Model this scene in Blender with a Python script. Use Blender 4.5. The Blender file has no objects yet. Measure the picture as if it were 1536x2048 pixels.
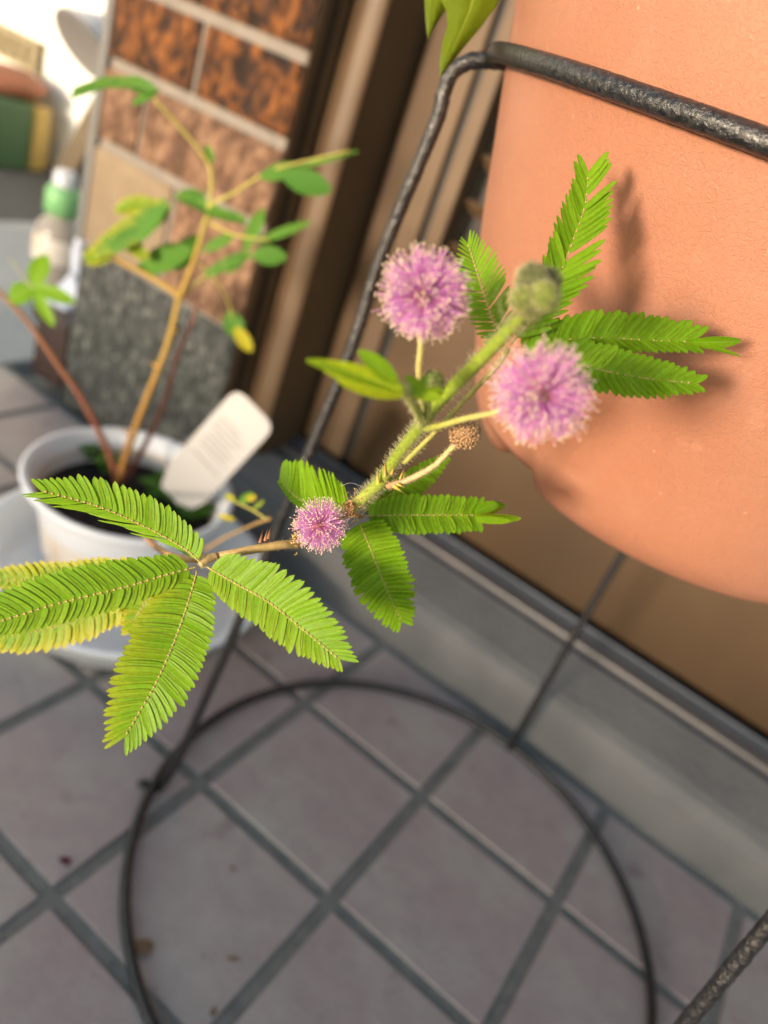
import bpy, math, random
import numpy as np
from mathutils import Vector, Matrix, noise
random.seed(7)
S = bpy.context.scene
COL = S.collection
D2R = math.radians

# ------------------------------------------------------------------ camera
# world: X along the house wall, Y towards the house wall, Z up, metres
CAMR = np.array([[0.7833, 0.5323, 0.3209], [0.5175, -0.2724, -0.8112], [-0.3444, 0.8015, -0.4889]])
FPX = 1565.466
CH = 0.5806
cam = bpy.data.cameras.new('camera')
camo = bpy.data.objects.new('camera', cam)
COL.objects.link(camo)
_r = CAMR[0]; _d = CAMR[1]; _f = CAMR[2]            # image right, image down, forward, each in world coordinates
m3 = Matrix(((_r[0], -_d[0], -_f[0]), (_r[1], -_d[1], -_f[1]), (_r[2], -_d[2], -_f[2])))
camo.matrix_world = Matrix.Translation((0, 0, CH)) @ m3.to_quaternion().to_matrix().to_4x4()
cam.lens = 36.0 * FPX / 2048.0
cam.sensor_width = 36.0
cam.clip_start = 0.01
cam.clip_end = 300.0
cam.dof.use_dof = True
cam.dof.focus_distance = 0.262
cam.dof.aperture_fstop = 27.5e-3 / 0.0046
S.camera = camo

# ------------------------------------------------------------------ light
SUN_DIR = Vector((0.13, 0.985, -0.095)).normalized()      # direction the light travels
sun = bpy.data.lights.new('sun', 'SUN')
sun.energy = 2.0
sun.angle = D2R(10.0)
sun.color = (1.0, 0.85, 0.70)
suno = bpy.data.objects.new('sun', sun)
COL.objects.link(suno)
suno.rotation_euler = SUN_DIR.to_track_quat('-Z', 'Y').to_euler()
W = bpy.data.worlds.new("World")
S.world = W
W.use_nodes = True
wn = W.node_tree
for n in list(wn.nodes): wn.nodes.remove(n)
sky = wn.nodes.new('ShaderNodeTexSky')
sky.sky_type = 'NISHITA'
sky.sun_disc = False
sky.sun_elevation = math.asin(-SUN_DIR.z)
sky.sun_rotation = math.atan2(-SUN_DIR.x, -SUN_DIR.y)
sky.air_density = 1.0
sky.dust_density = .8
sky.ozone_density = 1.0
bg = wn.nodes.new('ShaderNodeBackground')
bg.inputs['Strength'].default_value = 0.15
wo = wn.nodes.new('ShaderNodeOutputWorld')
wn.links.new(sky.outputs[0], bg.inputs[0])
wn.links.new(bg.outputs[0], wo.inputs[0])
S.view_settings.view_transform = 'Standard'
S.view_settings.look = 'None'
S.view_settings.gamma = 1.0
S.view_settings.exposure = 1.58
S.view_settings.use_curve_mapping = False
S.cycles.max_bounces = 8
S.cycles.transparent_max_bounces = 8
S.cycles.use_denoising = True


# ------------------------------------------------------------------ helpers
def pt(px, py, t):
    """world point seen at photo pixel (1536x2048) at depth t metres"""
    c = ((px - 768) / FPX * t, (py - 1024) / FPX * t, t)
    p = CAMR[0] * c[0] + CAMR[1] * c[1] + CAMR[2] * c[2]
    return Vector((p[0], p[1], p[2] + CH))


def onfloor(px, py, z=.003):
    d = pt(px, py, 1) - Vector((0, 0, CH))
    return Vector((0, 0, CH)) + d * ((z - CH) / d.z)


VIEW = Vector(CAMR[2])


class MB:
    """mesh builder with per vertex colour"""
    def __init__(s):
        s.v = []; s.f = []; s.c = []; s.mi = []

    def add(s, vs, fs, col=(0, 0, 0), mi=0):
        o = len(s.v)
        s.v.extend([tuple(p) for p in vs])
        if len(col) and hasattr(col[0], '__len__'):
            s.c.extend([tuple(c) for c in col])
        else:
            s.c.extend([tuple(col)] * len(vs))
        for f in fs:
            s.f.append(tuple(o + i for i in f)); s.mi.append(mi)

    def box(s, x0, x1, y0, y1, z0, z1, col=(0, 0, 0), mi=0, rot=None, at=None):
        vs = [Vector((x, y, z)) for x in (x0, x1) for y in (y0, y1) for z in (z0, z1)]
        if rot is not None: vs = [rot @ v for v in vs]
        if at is not None: vs = [v + Vector(at) for v in vs]
        s.add(vs, [(0, 1, 3, 2), (4, 6, 7, 5), (0, 4, 5, 1), (2, 3, 7, 6), (0, 2, 6, 4), (1, 5, 7, 3)], col, mi)

    def tube(s, pts, rad, n=12, sub=8, col=(0, 0, 0), mi=0, cap=True, closed=False, wob=0.0):
        P, Rr = spline(pts, rad, sub, closed)
        k = len(P)
        T = [((P[(i + 1) % k] - P[i - 1]) if closed else (P[min(i + 1, k - 1)] - P[max(i - 1, 0)])).normalized() for i in range(k)]
        up = Vector((0, 0, 1)) if abs(T[0].z) < .9 else Vector((1, 0, 0))
        N = (up - T[0] * up.dot(T[0])).normalized()
        vs = []
        for i in range(k):
            N = (N - T[i] * N.dot(T[i])).normalized()
            B = T[i].cross(N)
            for j in range(n):
                a = 2 * math.pi * j / n
                r = Rr[i] * (1 + (wob * noise.noise(P[i] * 420 + Vector((j, 0, 0))) if wob else 0))
                vs.append(P[i] + N * (r * math.cos(a)) + B * (r * math.sin(a)))
        fs = []
        for i in range(k if closed else k - 1):
            i2 = (i + 1) % k
            for j in range(n):
                j2 = (j + 1) % n
                fs.append((i * n + j, i * n + j2, i2 * n + j2, i2 * n + j))
        if cap and not closed:
            fs.append(tuple(range(n - 1, -1, -1)))
            fs.append(tuple((k - 1) * n + j for j in range(n)))
        s.add(vs, fs, col, mi)
        return P, Rr, T

    def cone(s, p, q, r, n=3, col=(0, 0, 0), mi=0):
        t = (q - p)
        if t.length < 1e-9: return
        t.normalize()
        u = t.orthogonal().normalized(); w = t.cross(u)
        vs = [p + u * (r * math.cos(2 * math.pi * j / n)) + w * (r * math.sin(2 * math.pi * j / n)) for j in range(n)] + [q]
        s.add(vs, [(j, (j + 1) % n, n) for j in range(n)], col, mi)

    def prism(s, pts, r0, r1, n=3, col=(0, 0, 0), mi=0):
        """thin filament through few points, tapered"""
        k = len(pts); vs = []
        t = (pts[-1] - pts[0]).normalized(); u = t.orthogonal().normalized(); w = t.cross(u)
        for i, p in enumerate(pts):
            r = r0 + (r1 - r0) * i / (k - 1)
            for j in range(n):
                a = 2 * math.pi * j / n
                vs.append(p + u * (r * math.cos(a)) + w * (r * math.sin(a)))
        fs = []
        for i in range(k - 1):
            for j in range(n):
                fs.append((i * n + j, i * n + (j + 1) % n, (i + 1) * n + (j + 1) % n, (i + 1) * n + j))
        s.add(vs, fs, col, mi)

    def ball(s, c, r, seg=6, rings=4, col=(0, 0, 0), mi=0, sc=(1, 1, 1), rot=None, bump=0, bf=1.0):
        vs = []; fs = []
        def q(d):
            rr = r
            if bump: rr = r * (1 + bump * noise.noise(d * bf + Vector(c) * 31))
            v = Vector((d.x * sc[0], d.y * sc[1], d.z * sc[2])) * rr
            if rot is not None: v = rot @ v
            return Vector(c) + v
        vs.append(q(Vector((0, 0, 1))))
        for i in range(1, rings):
            th = math.pi * i / rings
            for j in range(seg):
                a = 2 * math.pi * j / seg
                vs.append(q(Vector((math.sin(th) * math.cos(a), math.sin(th) * math.sin(a), math.cos(th)))))
        vs.append(q(Vector((0, 0, -1))))
        L = len(vs) - 1
        for j in range(seg):
            fs.append((0, 1 + j, 1 + (j + 1) % seg))
            fs.append((L, L - seg + (j + 1) % seg, L - seg + j))
        for i in range(rings - 2):
            for j in range(seg):
                a = 1 + i * seg; b = a + seg
                fs.append((a + j, b + j, b + (j + 1) % seg, a + (j + 1) % seg))
        s.add(vs, fs, col, mi)

    def lathe(s, prof, c=(0, 0, 0), n=64, col=(0, 0, 0), mi=0, a0=0, a1=2 * math.pi, rot=None, mod=None):
        full = abs(a1 - a0 - 2 * math.pi) < 1e-6
        m = n if full else n + 1
        vs = []
        for (r, z) in prof:
            for j in range(m):
                a = a0 + (a1 - a0) * j / n
                rr, zz = (r, z) if mod is None else mod(r, z, a)
                v = Vector((rr * math.cos(a), rr * math.sin(a), zz))
                if rot is not None: v = rot @ v
                vs.append(v + Vector(c))
        fs = []
        for i in range(len(prof) - 1):
            for j in range(n if full else n):
                j2 = (j + 1) % m
                fs.append((i * m + j, i * m + j2, (i + 1) * m + j2, (i + 1) * m + j))
        s.add(vs, fs, col, mi)

    def build(s, name, mats, parent=None, smooth=True, bevel=0):
        me = bpy.data.meshes.new(name)
        me.from_pydata(s.v, [], s.f)
        if not isinstance(mats, (list, tuple)): mats = [mats]
        for m in mats: me.materials.append(m)
        at = me.color_attributes.new('Col', 'FLOAT_COLOR', 'POINT')
        arr = np.ones((len(s.v), 4), dtype=np.float32); arr[:, :3] = np.array(s.c, dtype=np.float32).reshape(-1, 3)
        at.data.foreach_set('color', arr.ravel())
        me.polygons.foreach_set('material_index', s.mi)
        if smooth: me.polygons.foreach_set('use_smooth', [True] * len(me.polygons))
        me.update()
        o = bpy.data.objects.new(name, me)
        COL.objects.link(o)
        if parent is not None:
            o.parent = parent
            o.matrix_parent_inverse = Matrix.Translation(parent_world(parent)).inverted()
        if bevel:
            b = o.modifiers.new('bevel', 'BEVEL'); b.width = bevel; b.segments = 2; b.limit_method = 'ANGLE'; b.angle_limit = D2R(50)
        return o


def parent_world(o):
    v = Vector((0, 0, 0))
    # every parent here is an un-rotated empty or a mesh at the origin
    if o is None: return v
    return Vector(o.get('_at', (0, 0, 0)))


def spline(pts, rad, sub, closed=False):
    pts = [Vector(p) for p in pts]
    k = len(pts)
    if not hasattr(rad, '__len__'): rad = [rad] * k
    P = []; Rr = []
    segs = k if closed else k - 1
    for i in range(segs):
        if closed:
            p0, p1, p2, p3 = pts[i - 1], pts[i], pts[(i + 1) % k], pts[(i + 2) % k]
            r1, r2 = rad[i], rad[(i + 1) % k]
        else:
            p1, p2 = pts[i], pts[i + 1]
            p0 = pts[i - 1] if i else p1 * 2 - p2
            p3 = pts[i + 2] if i + 2 < k else p2 * 2 - p1
            r1, r2 = rad[i], rad[i + 1]
        for j in range(sub):
            t = j / sub
            P.append(0.5 * ((2 * p1) + (p2 - p0) * t + (2 * p0 - 5 * p1 + 4 * p2 - p3) * t * t + (3 * p1 - p0 - 3 * p2 + p3) * t ** 3))
            Rr.append(r1 + (r2 - r1) * t)
    if not closed:
        P.append(pts[-1]); Rr.append(rad[-1])
    return P, Rr


def empty(name, loc, parent=None):
    o = bpy.data.objects.new(name, None)
    COL.objects.link(o)
    o.empty_display_size = 0.02
    if parent is not None:
        o.parent = parent
        o.matrix_parent_inverse = Matrix.Translation(parent_world(parent)).inverted()
    o.location = loc
    o['_at'] = [float(x) for x in loc]
    return o


def tag(o, label, cat, group=None, kind=None):
    if label: o['label'] = label
    if cat: o['category'] = cat
    if group: o['group'] = group
    if kind: o['kind'] = kind
    return o


# ------------------------------------------------------------------ materials
def mat(name):
    m = bpy.data.materials.new(name); m.use_nodes = True
    nt = m.node_tree
    b = nt.nodes['Principled BSDF']
    return m, nt, b


def nd(nt, typ, **kw):
    n = nt.nodes.new(typ)
    for k, v in kw.items():
        if k.startswith('i_'): n.inputs[k[2:].replace('_', ' ')].default_value = v
        else: setattr(n, k, v)
    return n


def ramp(nt, fac, stops):
    r = nt.nodes.new('ShaderNodeValToRGB')
    e = r.color_ramp.elements
    while len(e) < len(stops): e.new(0.5)
    for i, (p, c) in enumerate(stops):
        e[i].position = p; e[i].color = (c[0], c[1], c[2], 1)
    nt.links.new(fac, r.inputs[0])
    return r.outputs[0]


def mix(nt, fac, a, b, mode='MIX'):
    m = nt.nodes.new('ShaderNodeMix'); m.data_type = 'RGBA'; m.blend_type = mode
    for sock, v in ((m.inputs[0], fac), (m.inputs[6], a), (m.inputs[7], b)):
        if hasattr(v, 'default_value'): nt.links.new(v, sock)
        elif hasattr(v, '__len__'): sock.default_value = (v[0], v[1], v[2], 1)
        else: sock.default_value = v
    return m.outputs[2]


def noise_tex(nt, scale, detail=4, rough=.5, coord='Object', dist=0):
    tc = nt.nodes.new('ShaderNodeTexCoord')
    n = nt.nodes.new('ShaderNodeTexNoise')
    n.inputs['Scale'].default_value = scale; n.inputs['Detail'].default_value = detail
    n.inputs['Roughness'].default_value = rough; n.inputs['Distortion'].default_value = dist
    nt.links.new(tc.outputs[coord], n.inputs['Vector'])
    return n.outputs[0]


def bump(nt, b, h, dist, strength=1.0):
    bp = nt.nodes.new('ShaderNodeBump')
    bp.inputs['Distance'].default_value = dist; bp.inputs['Strength'].default_value = strength
    nt.links.new(h, bp.inputs['Height']); nt.links.new(bp.outputs[0], b.inputs['Normal'])
    return bp


def simple(name, c1, c2=None, scale=20, rough=.6, bmp=0, bscale=None, spec=.5, detail=5, metal=0, lo=.3, hi=.7):
    m, nt, b = mat(name)
    b.inputs['Roughness'].default_value = rough
    b.inputs['Specular IOR Level'].default_value = spec
    b.inputs['Metallic'].default_value = metal
    if c2 is None: c2 = tuple(x * .8 for x in c1)
    n = noise_tex(nt, scale, detail)
    nt.links.new(ramp(nt, n, [(lo, c1), (hi, c2)]), b.inputs['Base Color'])
    if bmp:
        bump(nt, b, noise_tex(nt, bscale or scale * 4, 4), bmp)
    return m


def leaf_mat(name, base, base2, edge, vein, trans=.35, yellow=(.5, .42, .02), rough=.45, veinamt=.35):
    """Col.r = yellowing, Col.g = distance from the leaflet's midrib (1 = margin), Col.b = random per leaflet"""
    m, nt, b = mat(name)
    at = nt.nodes.new('ShaderNodeAttribute'); at.attribute_name = 'Col'
    sp = nt.nodes.new('ShaderNodeSeparateColor'); nt.links.new(at.outputs['Color'], sp.inputs[0])
    c = mix(nt, sp.outputs[2], base, base2)
    c = mix(nt, sp.outputs[0], c, yellow)
    n = noise_tex(nt, 700, 3)
    c = mix(nt, .35, c, ramp(nt, n, [(.3, (.5, .5, .5)), (.7, (1, 1, 1))]), 'MULTIPLY')
    dm = noise_tex(nt, 260, 4, .7)
    c = mix(nt, ramp(nt, dm, [(.66, (0, 0, 0)), (.74, (.6, .6, .6))]), c, (.20, .17, .03))
    mid = ramp(nt, sp.outputs[1], [(0.0, (1, 1, 1)), (.14, (0, 0, 0))])
    mm = nt.nodes.new('ShaderNodeMath'); mm.operation = 'MULTIPLY'; nt.links.new(mid, mm.inputs[0]); mm.inputs[1].default_value = veinamt
    c = mix(nt, mm.outputs[0], c, vein)
    ed = ramp(nt, sp.outputs[1], [(.84, (0, 0, 0)), (.98, (1, 1, 1))])
    m2 = nt.nodes.new('ShaderNodeMath'); m2.operation = 'MULTIPLY'; nt.links.new(ed, m2.inputs[0]); m2.inputs[1].default_value = .75
    c = mix(nt, m2.outputs[0], c, edge)
    nt.links.new(c, b.inputs['Base Color'])
    b.inputs['Roughness'].default_value = rough
    b.inputs['Specular IOR Level'].default_value = .18
    tr = nt.nodes.new('ShaderNodeBsdfTranslucent')
    tc = mix(nt, 1.0, c, (1.3, 1.2, .5), 'MULTIPLY')
    nt.links.new(tc, tr.inputs[0])
    ms = nt.nodes.new('ShaderNodeMixShader'); ms.inputs[0].default_value = trans
    nt.links.new(b.outputs[0], ms.inputs[1]); nt.links.new(tr.outputs[0], ms.inputs[2])
    nt.links.new(ms.outputs[0], nt.nodes['Material Output'].inputs[0])
    bump(nt, b, noise_tex(nt, 1200, 3), .0001)
    return m


def attr_mat(name, rough=.6, trans=0.0, nscale=500, namt=.3, spec=.4, bmp=0):
    """colour straight from the mesh attribute, broken up a little"""
    m, nt, b = mat(name)
    at = nt.nodes.new('ShaderNodeAttribute'); at.attribute_name = 'Col'
    n = noise_tex(nt, nscale, 4)
    c = mix(nt, namt, at.outputs['Color'], ramp(nt, n, [(.3, (.45, .45, .45)), (.7, (1.25, 1.2, 1.1))]), 'MULTIPLY')
    nt.links.new(c, b.inputs['Base Color'])
    b.inputs['Roughness'].default_value = rough
    b.inputs['Specular IOR Level'].default_value = spec
    if bmp: bump(nt, b, noise_tex(nt, nscale * 2, 3), bmp)
    if trans:
        tr = nt.nodes.new('ShaderNodeBsdfTranslucent'); nt.links.new(c, tr.inputs[0])
        ms = nt.nodes.new('ShaderNodeMixShader'); ms.inputs[0].default_value = trans
        nt.links.new(b.outputs[0], ms.inputs[1]); nt.links.new(tr.outputs[0], ms.inputs[2])
        nt.links.new(ms.outputs[0], nt.nodes['Material Output'].inputs[0])
    return m


M = {}
M['leaf'] = leaf_mat('mimosa_leaf', (.145, .32, .006), (.185, .37, .008), (.20, .13, .02), (.30, .46, .09), trans=.27, yellow=(.36, .38, .012))
M['leaf_back'] = leaf_mat('mimosa_leaf_yellowing', (.13, .28, .01), (.17, .33, .012), (.55, .38, .02), (.30, .44, .12), trans=.25)
M['leaf_far'] = leaf_mat('seedling_leaf', (.075, .21, .03), (.12, .27, .03), (.10, .22, .03), (.12, .27, .05), trans=.2, rough=.6, veinamt=.1)
M['lobed'] = leaf_mat('lobed_leaf', (.16, .22, .008), (.14, .20, .008), (.16, .2, .01), (.35, .40, .05), trans=.35, veinamt=.9)
M['stem'] = attr_mat('mimosa_stem', rough=.5, trans=.12, nscale=700, namt=.35, bmp=.0001)
M['hair'] = attr_mat('plant_hair', rough=.5, trans=.3, nscale=300, namt=.1)
M['filament'] = attr_mat('flower_filament', rough=.6, trans=.62, nscale=200, namt=.05, spec=.1)
M['anther'] = attr_mat('flower_anther', rough=.35, trans=.15, nscale=2000, namt=.2)
M['bud'] = attr_mat('flower_bud', rough=.6, trans=.1, nscale=900, namt=.4)

# terracotta coloured plastic with a leathery skin
m, nt, b = mat('terracotta_plastic')
tc = nt.nodes.new('ShaderNodeTexCoord')
nz = noise_tex(nt, 9, 5, .55)
c = ramp(nt, nz, [(.3, (.345, .145, .082)), (.52, (.365, .162, .096)), (.72, (.385, .180, .115))])
nz2 = noise_tex(nt, 38, 6, .7)
c = mix(nt, ramp(nt, nz2, [(.62, (0, 0, 0)), (.80, (.35, .35, .35))]), c, (.58, .30, .19))
spk = nt.nodes.new('ShaderNodeTexVoronoi'); spk.inputs['Scale'].default_value = 70
nt.links.new(tc.outputs['Object'], spk.inputs['Vector'])
c = mix(nt, ramp(nt, spk.outputs['Distance'], [(.02, (.4, .4, .4)), (.05, (0, 0, 0))]), c, (.68, .46, .32))
st_ = noise_tex(nt, 16, 8, .75, dist=1.5)
c = mix(nt, ramp(nt, st_, [(.55, (0, 0, 0)), (.72, (.30, .30, .30))]), c, (.37, .22, .155))
sc_ = noise_tex(nt, 130, 3, .8, dist=3)
c = mix(nt, ramp(nt, sc_, [(.70, (0, 0, 0)), (.78, (.5, .5, .5))]), c, (.50, .33, .24))
nt.links.new(c, b.inputs['Base Color'])
nt.links.new(ramp(nt, st_, [(.4, (.46, .46, .46)), (.7, (.62, .62, .62))]), b.inputs['Roughness'])
b.inputs['Specular IOR Level'].default_value = .45
mp = nt.nodes.new('ShaderNodeMapping'); mp.inputs['Scale'].default_value = (1, 1, 1)
wn1 = nt.nodes.new('ShaderNodeTexNoise'); wn1.inputs['Scale'].default_value = 620; wn1.inputs['Detail'].default_value = 2.5; wn1.inputs['Roughness'].default_value = .5; wn1.inputs['Distortion'].default_value = 1.2
nt.links.new(tc.outputs['Object'], wn1.inputs['Vector'])
cr = ramp(nt, wn1.outputs[0], [(.40, (0, 0, 0)), (.50, (1, 1, 1)), (.66, (.8, .8, .8))])
bump(nt, b, cr, .00010, 1.0)
M['terra'] = m

# black hammered paint on the iron rod
m, nt, b = mat('black_iron_paint')
n1 = noise_tex(nt, 480, 3, .6)
nt.links.new(ramp(nt, n1, [(.40, (.005, .005, .007)), (.70, (.032, .031, .030))]), b.inputs['Base Color'])
b.inputs['Roughness'].default_value = .27
b.inputs['Specular IOR Level'].default_value = .8
n2 = noise_tex(nt, 430, 5, .62, dist=.8)
bump(nt, b, n2, .0007, 1.0)
M['iron'] = m

M['joint'] = simple('joint_mortar', (.25, .24, .22), (.175, .18, .165), 60, .9, .001, 400)
# floor tiles
m, nt, b = mat('quarry_tile')
geo = nt.nodes.new('ShaderNodeAttribute'); geo.attribute_name = 'Col'
big = noise_tex(nt, 9, 6, .6)
c = ramp(nt, big, [(.30, (.41, .315, .31)), (.50, (.43, .365, .345)), (.70, (.48, .45, .405))])
sm = noise_tex(nt, 45, 6, .65)
c = mix(nt, .55, c, ramp(nt, sm, [(.3, (.84, .80, .81)), (.7, (1.10, 1.09, 1.08))]), 'MULTIPLY')
c = mix(nt, .5, c, geo.outputs['Color'], 'MULTIPLY')
sp_ = noise_tex(nt, 22, 2, .4)
c = mix(nt, ramp(nt, sp_, [(.66, (0, 0, 0)), (.76, (.45, .45, .45))]), c, (.17, .10, .10))
nt.links.new(c, b.inputs['Base Color'])
b.inputs['Roughness'].default_value = .55
bump(nt, b, noise_tex(nt, 180, 5, .6), .0012, .6)
M['tile'] = m

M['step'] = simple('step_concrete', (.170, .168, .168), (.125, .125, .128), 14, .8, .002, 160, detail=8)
M['steptop'] = simple('brightened_step_top', (.30, .29, .27), (.23, .225, .215), 14, .8, .002, 160, detail=8)  # paler colour makes up for the shade on the step top
M['concrete'] = simple('yard_concrete', (.40, .42, .43), (.33, .35, .36), 6, .8, .002, 60)
M['asphalt'] = simple('dark_asphalt', (.10, .10, .10), (.07, .07, .07), 30, .9, .003, 90)
M['earth'] = simple('outer_ground', (.30, .28, .25), (.22, .21, .19), 2, .9)
M['alu'] = simple('bronze_aluminium', (.130, .082, .044), (.10, .062, .033), 12, .5, spec=.35)
M['gapdark'] = simple('dark_gap', (.018, .015, .012), (.012, .010, .009), 20, .5)  # one near-black colour for the recessed gaps
M['panel'] = simple('bronze_door_panel', (.085, .048, .020), (.052, .029, .013), 5, .5, spec=.3)
M['rail'] = simple('door_sill_metal', (.16, .14, .135), (.12, .11, .11), 25, .38, spec=.8)
M['raildark'] = simple('door_sill_groove', (.045, .055, .075), (.03, .04, .055), 30, .45)
M['white'] = simple('white_plastic', (.84, .86, .90), (.80, .82, .87), 8, .35, .0003, 60)
M['white2'] = simple('white_plastic_tray', (.88, .90, .92), (.84, .86, .89), 5, .4, .0003, 60)
M['soil'] = simple('potting_soil', (.035, .024, .018), (.008, .006, .005), 160, .95, .004, 300)
M['whitewall'] = simple('white_render', (.90, .89, .84), (.88, .86, .80), 4, .9)
M['wallpaint'] = simple('house_wall', (.60, .54, .46), (.55, .50, .43), 5, .9, .002, 80)
M['grey'] = simple('grey_plastic', (.22, .21, .20), (.18, .17, .165), 10, .5)
M['lightgrey'] = simple('pale_painted_metal', (.60, .62, .66), (.52, .54, .60), 10, .45)
M['trim'] = simple('grey_trim', (.17, .17, .165), (.13, .13, .125), 10, .5)
M['label'] = simple('label_plastic', (.42, .40, .385), (.38, .365, .35), 10, .5)
M['beige'] = simple('beige_board', (.36, .29, .20), (.30, .23, .15), 12, .7)
M['green'] = simple('green_plastic', (.055, .13, .055), (.045, .11, .045), 8, .5)
M['yellow'] = simple('yellow_lit_edge', (.50, .36, .10), (.44, .30, .08), 8, .5)  # yellow stands in for light on the edge of the green box
M['brownpot'] = simple('dark_brown_plastic', (.050, .026, .022), (.034, .018, .016), 14, .55)
M['orange'] = simple('orange_clay', (.28, .10, .045), (.20, .075, .04), 14, .7)
M['wood'] = simple('weathered_pale_wood', (.34, .29, .17), (.27, .22, .13), 30, .8)
M['mint'] = simple('mint_green_cap', (.22, .50, .20), (.18, .42, .17), 10, .4)
M['bag'] = simple('white_plastic_bag', (.62, .66, .78), (.52, .56, .68), 20, .4, .003, 40)
M['grout'] = simple('pale_grout', (.24, .215, .185), (.19, .17, .15), 40, .9, .001, 200)
M['printed'] = simple('faint_grey_print', (.24, .235, .225), (.20, .195, .19), 60, .6)
M['petal'] = simple('dry_red_petal', (.16, .03, .06), (.10, .02, .04), 90, .8)
M['dryleaf'] = simple('dry_brown_leaf', (.27, .17, .09), (.20, .12, .07), 90, .8)


def rock_mat(name, stops, sc, bd, scale2=None):
    m, nt, b = mat(name)
    tc = nt.nodes.new('ShaderNodeTexCoord')
    mpp = nt.nodes.new('ShaderNodeMapping'); mpp.inputs['Scale'].default_value = (1, 1, .62)
    nt.links.new(tc.outputs['Object'], mpp.inputs['Vector'])
    v = nt.nodes.new('ShaderNodeTexVoronoi'); v.inputs['Scale'].default_value = sc; v.feature = 'SMOOTH_F1'
    nn = nt.nodes.new('ShaderNodeTexNoise'); nn.inputs['Scale'].default_value = sc * .9; nn.inputs['Detail'].default_value = 5
    nt.links.new(mpp.outputs[0], nn.inputs['Vector'])
    ad = nt.nodes.new('ShaderNodeMix'); ad.data_type = 'RGBA'; ad.blend_type = 'ADD'; ad.inputs[0].default_value = .035
    nt.links.new(mpp.outputs[0], ad.inputs[6]); nt.links.new(nn.outputs['Color'], ad.inputs[7])
    nt.links.new(ad.outputs[2], v.inputs['Vector'])
    n3 = nt.nodes.new('ShaderNodeTexNoise'); n3.inputs['Scale'].default_value = sc * 2.2; n3.inputs['Detail'].default_value = 6
    nt.links.new(mpp.outputs[0], n3.inputs['Vector'])
    mx = nt.nodes.new('ShaderNodeMath'); mx.operation = 'MULTIPLY_ADD'; mx.inputs[1].default_value = -.6; 
    nt.links.new(v.outputs['Distance'], mx.inputs[0]); nt.links.new(n3.outputs[0], mx.inputs[2])
    c = ramp(nt, mx.outputs[0], stops)
    nt.links.new(c, b.inputs['Base Color'])
    b.inputs['Roughness'].default_value = .85
    bump(nt, b, mx.outputs[0], bd)
    return m


M['brick'] = rock_mat('orange_split_stone', [(.12, (.022, .010, .005)), (.30, (.13, .045, .011)), (.5, (.27, .095, .018))], 52, .014)
M['brick2'] = rock_mat('tan_split_stone', [(.10, (.09, .045, .025)), (.3, (.19, .105, .06)), (.5, (.31, .185, .11))], 52, .008)
M['brick3'] = simple('plain_tan_stone', (.25, .19, .12), (.19, .14, .09), 18, .85, .003, 90)
M['granite'] = rock_mat('grey_rough_granite', [(.05, (.022, .025, .024)), (.3, (.065, .07, .066)), (.52, (.20, .205, .185))], 80, .006)

# bottle: slightly clear plastic
m, nt, b = mat('clear_bottle'); b.inputs['Base Color'].default_value = (.62, .55, .48, 1); b.inputs['Roughness'].default_value = .25
b.inputs['Transmission Weight'].default_value = .45
M['bottle'] = m
# the white cup's printed band
m, nt, b = mat('printed_cup_paper')
tc = nt.nodes.new('ShaderNodeTexCoord')
sx = nt.nodes.new('ShaderNodeSeparateXYZ'); nt.links.new(tc.outputs['Object'], sx.inputs[0])
nb = noise_tex(nt, 26, 3)
c = ramp(nt, nb, [(.42, (.78, .70, .62)), (.56, (.76, .62, .50)), (.64, (.62, .34, .14)), (.72, (.30, .42, .24))])
c = mix(nt, .6, c, (.78, .72, .66))
nt.links.new(c, b.inputs['Base Color']); b.inputs['Roughness'].default_value = .45
M['cupprint'] = m

# ================================================================== THE PLACE
# outer ground to the horizon
g = MB(); g.box(-150, 150, -150, 150, -.30, -.02); tag(g.build('ground', M['earth'], smooth=False), 'pale open ground beyond the paved yard', None, kind='structure')
g = MB(); g.box(-1.545, -.972, -1.6, 4.0, -.05, .002); tag(g.build('concrete_path', M['concrete'], smooth=False), 'pale concrete path left of the tiles', None, kind='structure')
g = MB(); g.box(-2.05, -1.550, -1.6, 4.0, -.05, 0.0); tag(g.build('asphalt_strip', M['asphalt'], smooth=False), 'dark strip of asphalt beyond the pale path', None, kind='structure')
g = MB(); g.box(-.968, 1.5, -1.6, .706, -.05, -.0016); tag(g.build('floor_joints', M['joint'], smooth=False), 'dark grey mortar joints between the floor tiles', None, kind='structure')
# tiles, one sheet of bevelled slabs
g = MB()
J = .0062
xs = [.0605 + .15 * k for k in range(-8, 10)]
ys = [-1.4 + .15 * k for k in range(0, 14)] + [.7]
for i, x0 in enumerate(xs):
    for y0 in ys:
        xa, xb = x0 + J, x0 + .15 - J
        ya, yb = y0 + J, y0 + .15 - J
        xa = max(xa, -.966); yb = min(yb, .7045)
        if xb - xa < .005 or yb - ya < .003 or xa > 1.4: continue
        rr = random.random()
        col = (1 - .12 * rr, 1 - .16 * rr, 1 - .14 * rr)
        bw = .0007; zt = .0012 + random.uniform(-.0004, .0004)
        n = 3
        def ringpts(ins, z):
            return [(xa + ins, ya + ins, z), (xb - ins, ya + ins, z), (xb - ins, yb - ins, z), (xa + ins, yb - ins, z)]
        vs = ringpts(0, -.02) + ringpts(0, zt - bw * 1.2) + ringpts(bw * .4, zt - bw * .3) + ringpts(bw * 1.4, zt)
        fs = []
        for r_ in range(3):
            for j in range(4):
                fs.append((r_ * 4 + j, r_ * 4 + (j + 1) % 4, r_ * 4 + 4 + (j + 1) % 4, r_ * 4 + 4 + j))
        fs.append((12, 13, 14, 15))
        g.add(vs, fs, col)
tag(g.build('tile_floor', M['tile'], smooth=False), 'mauve grey square floor tiles with dark joints', None, kind='structure')

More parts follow.
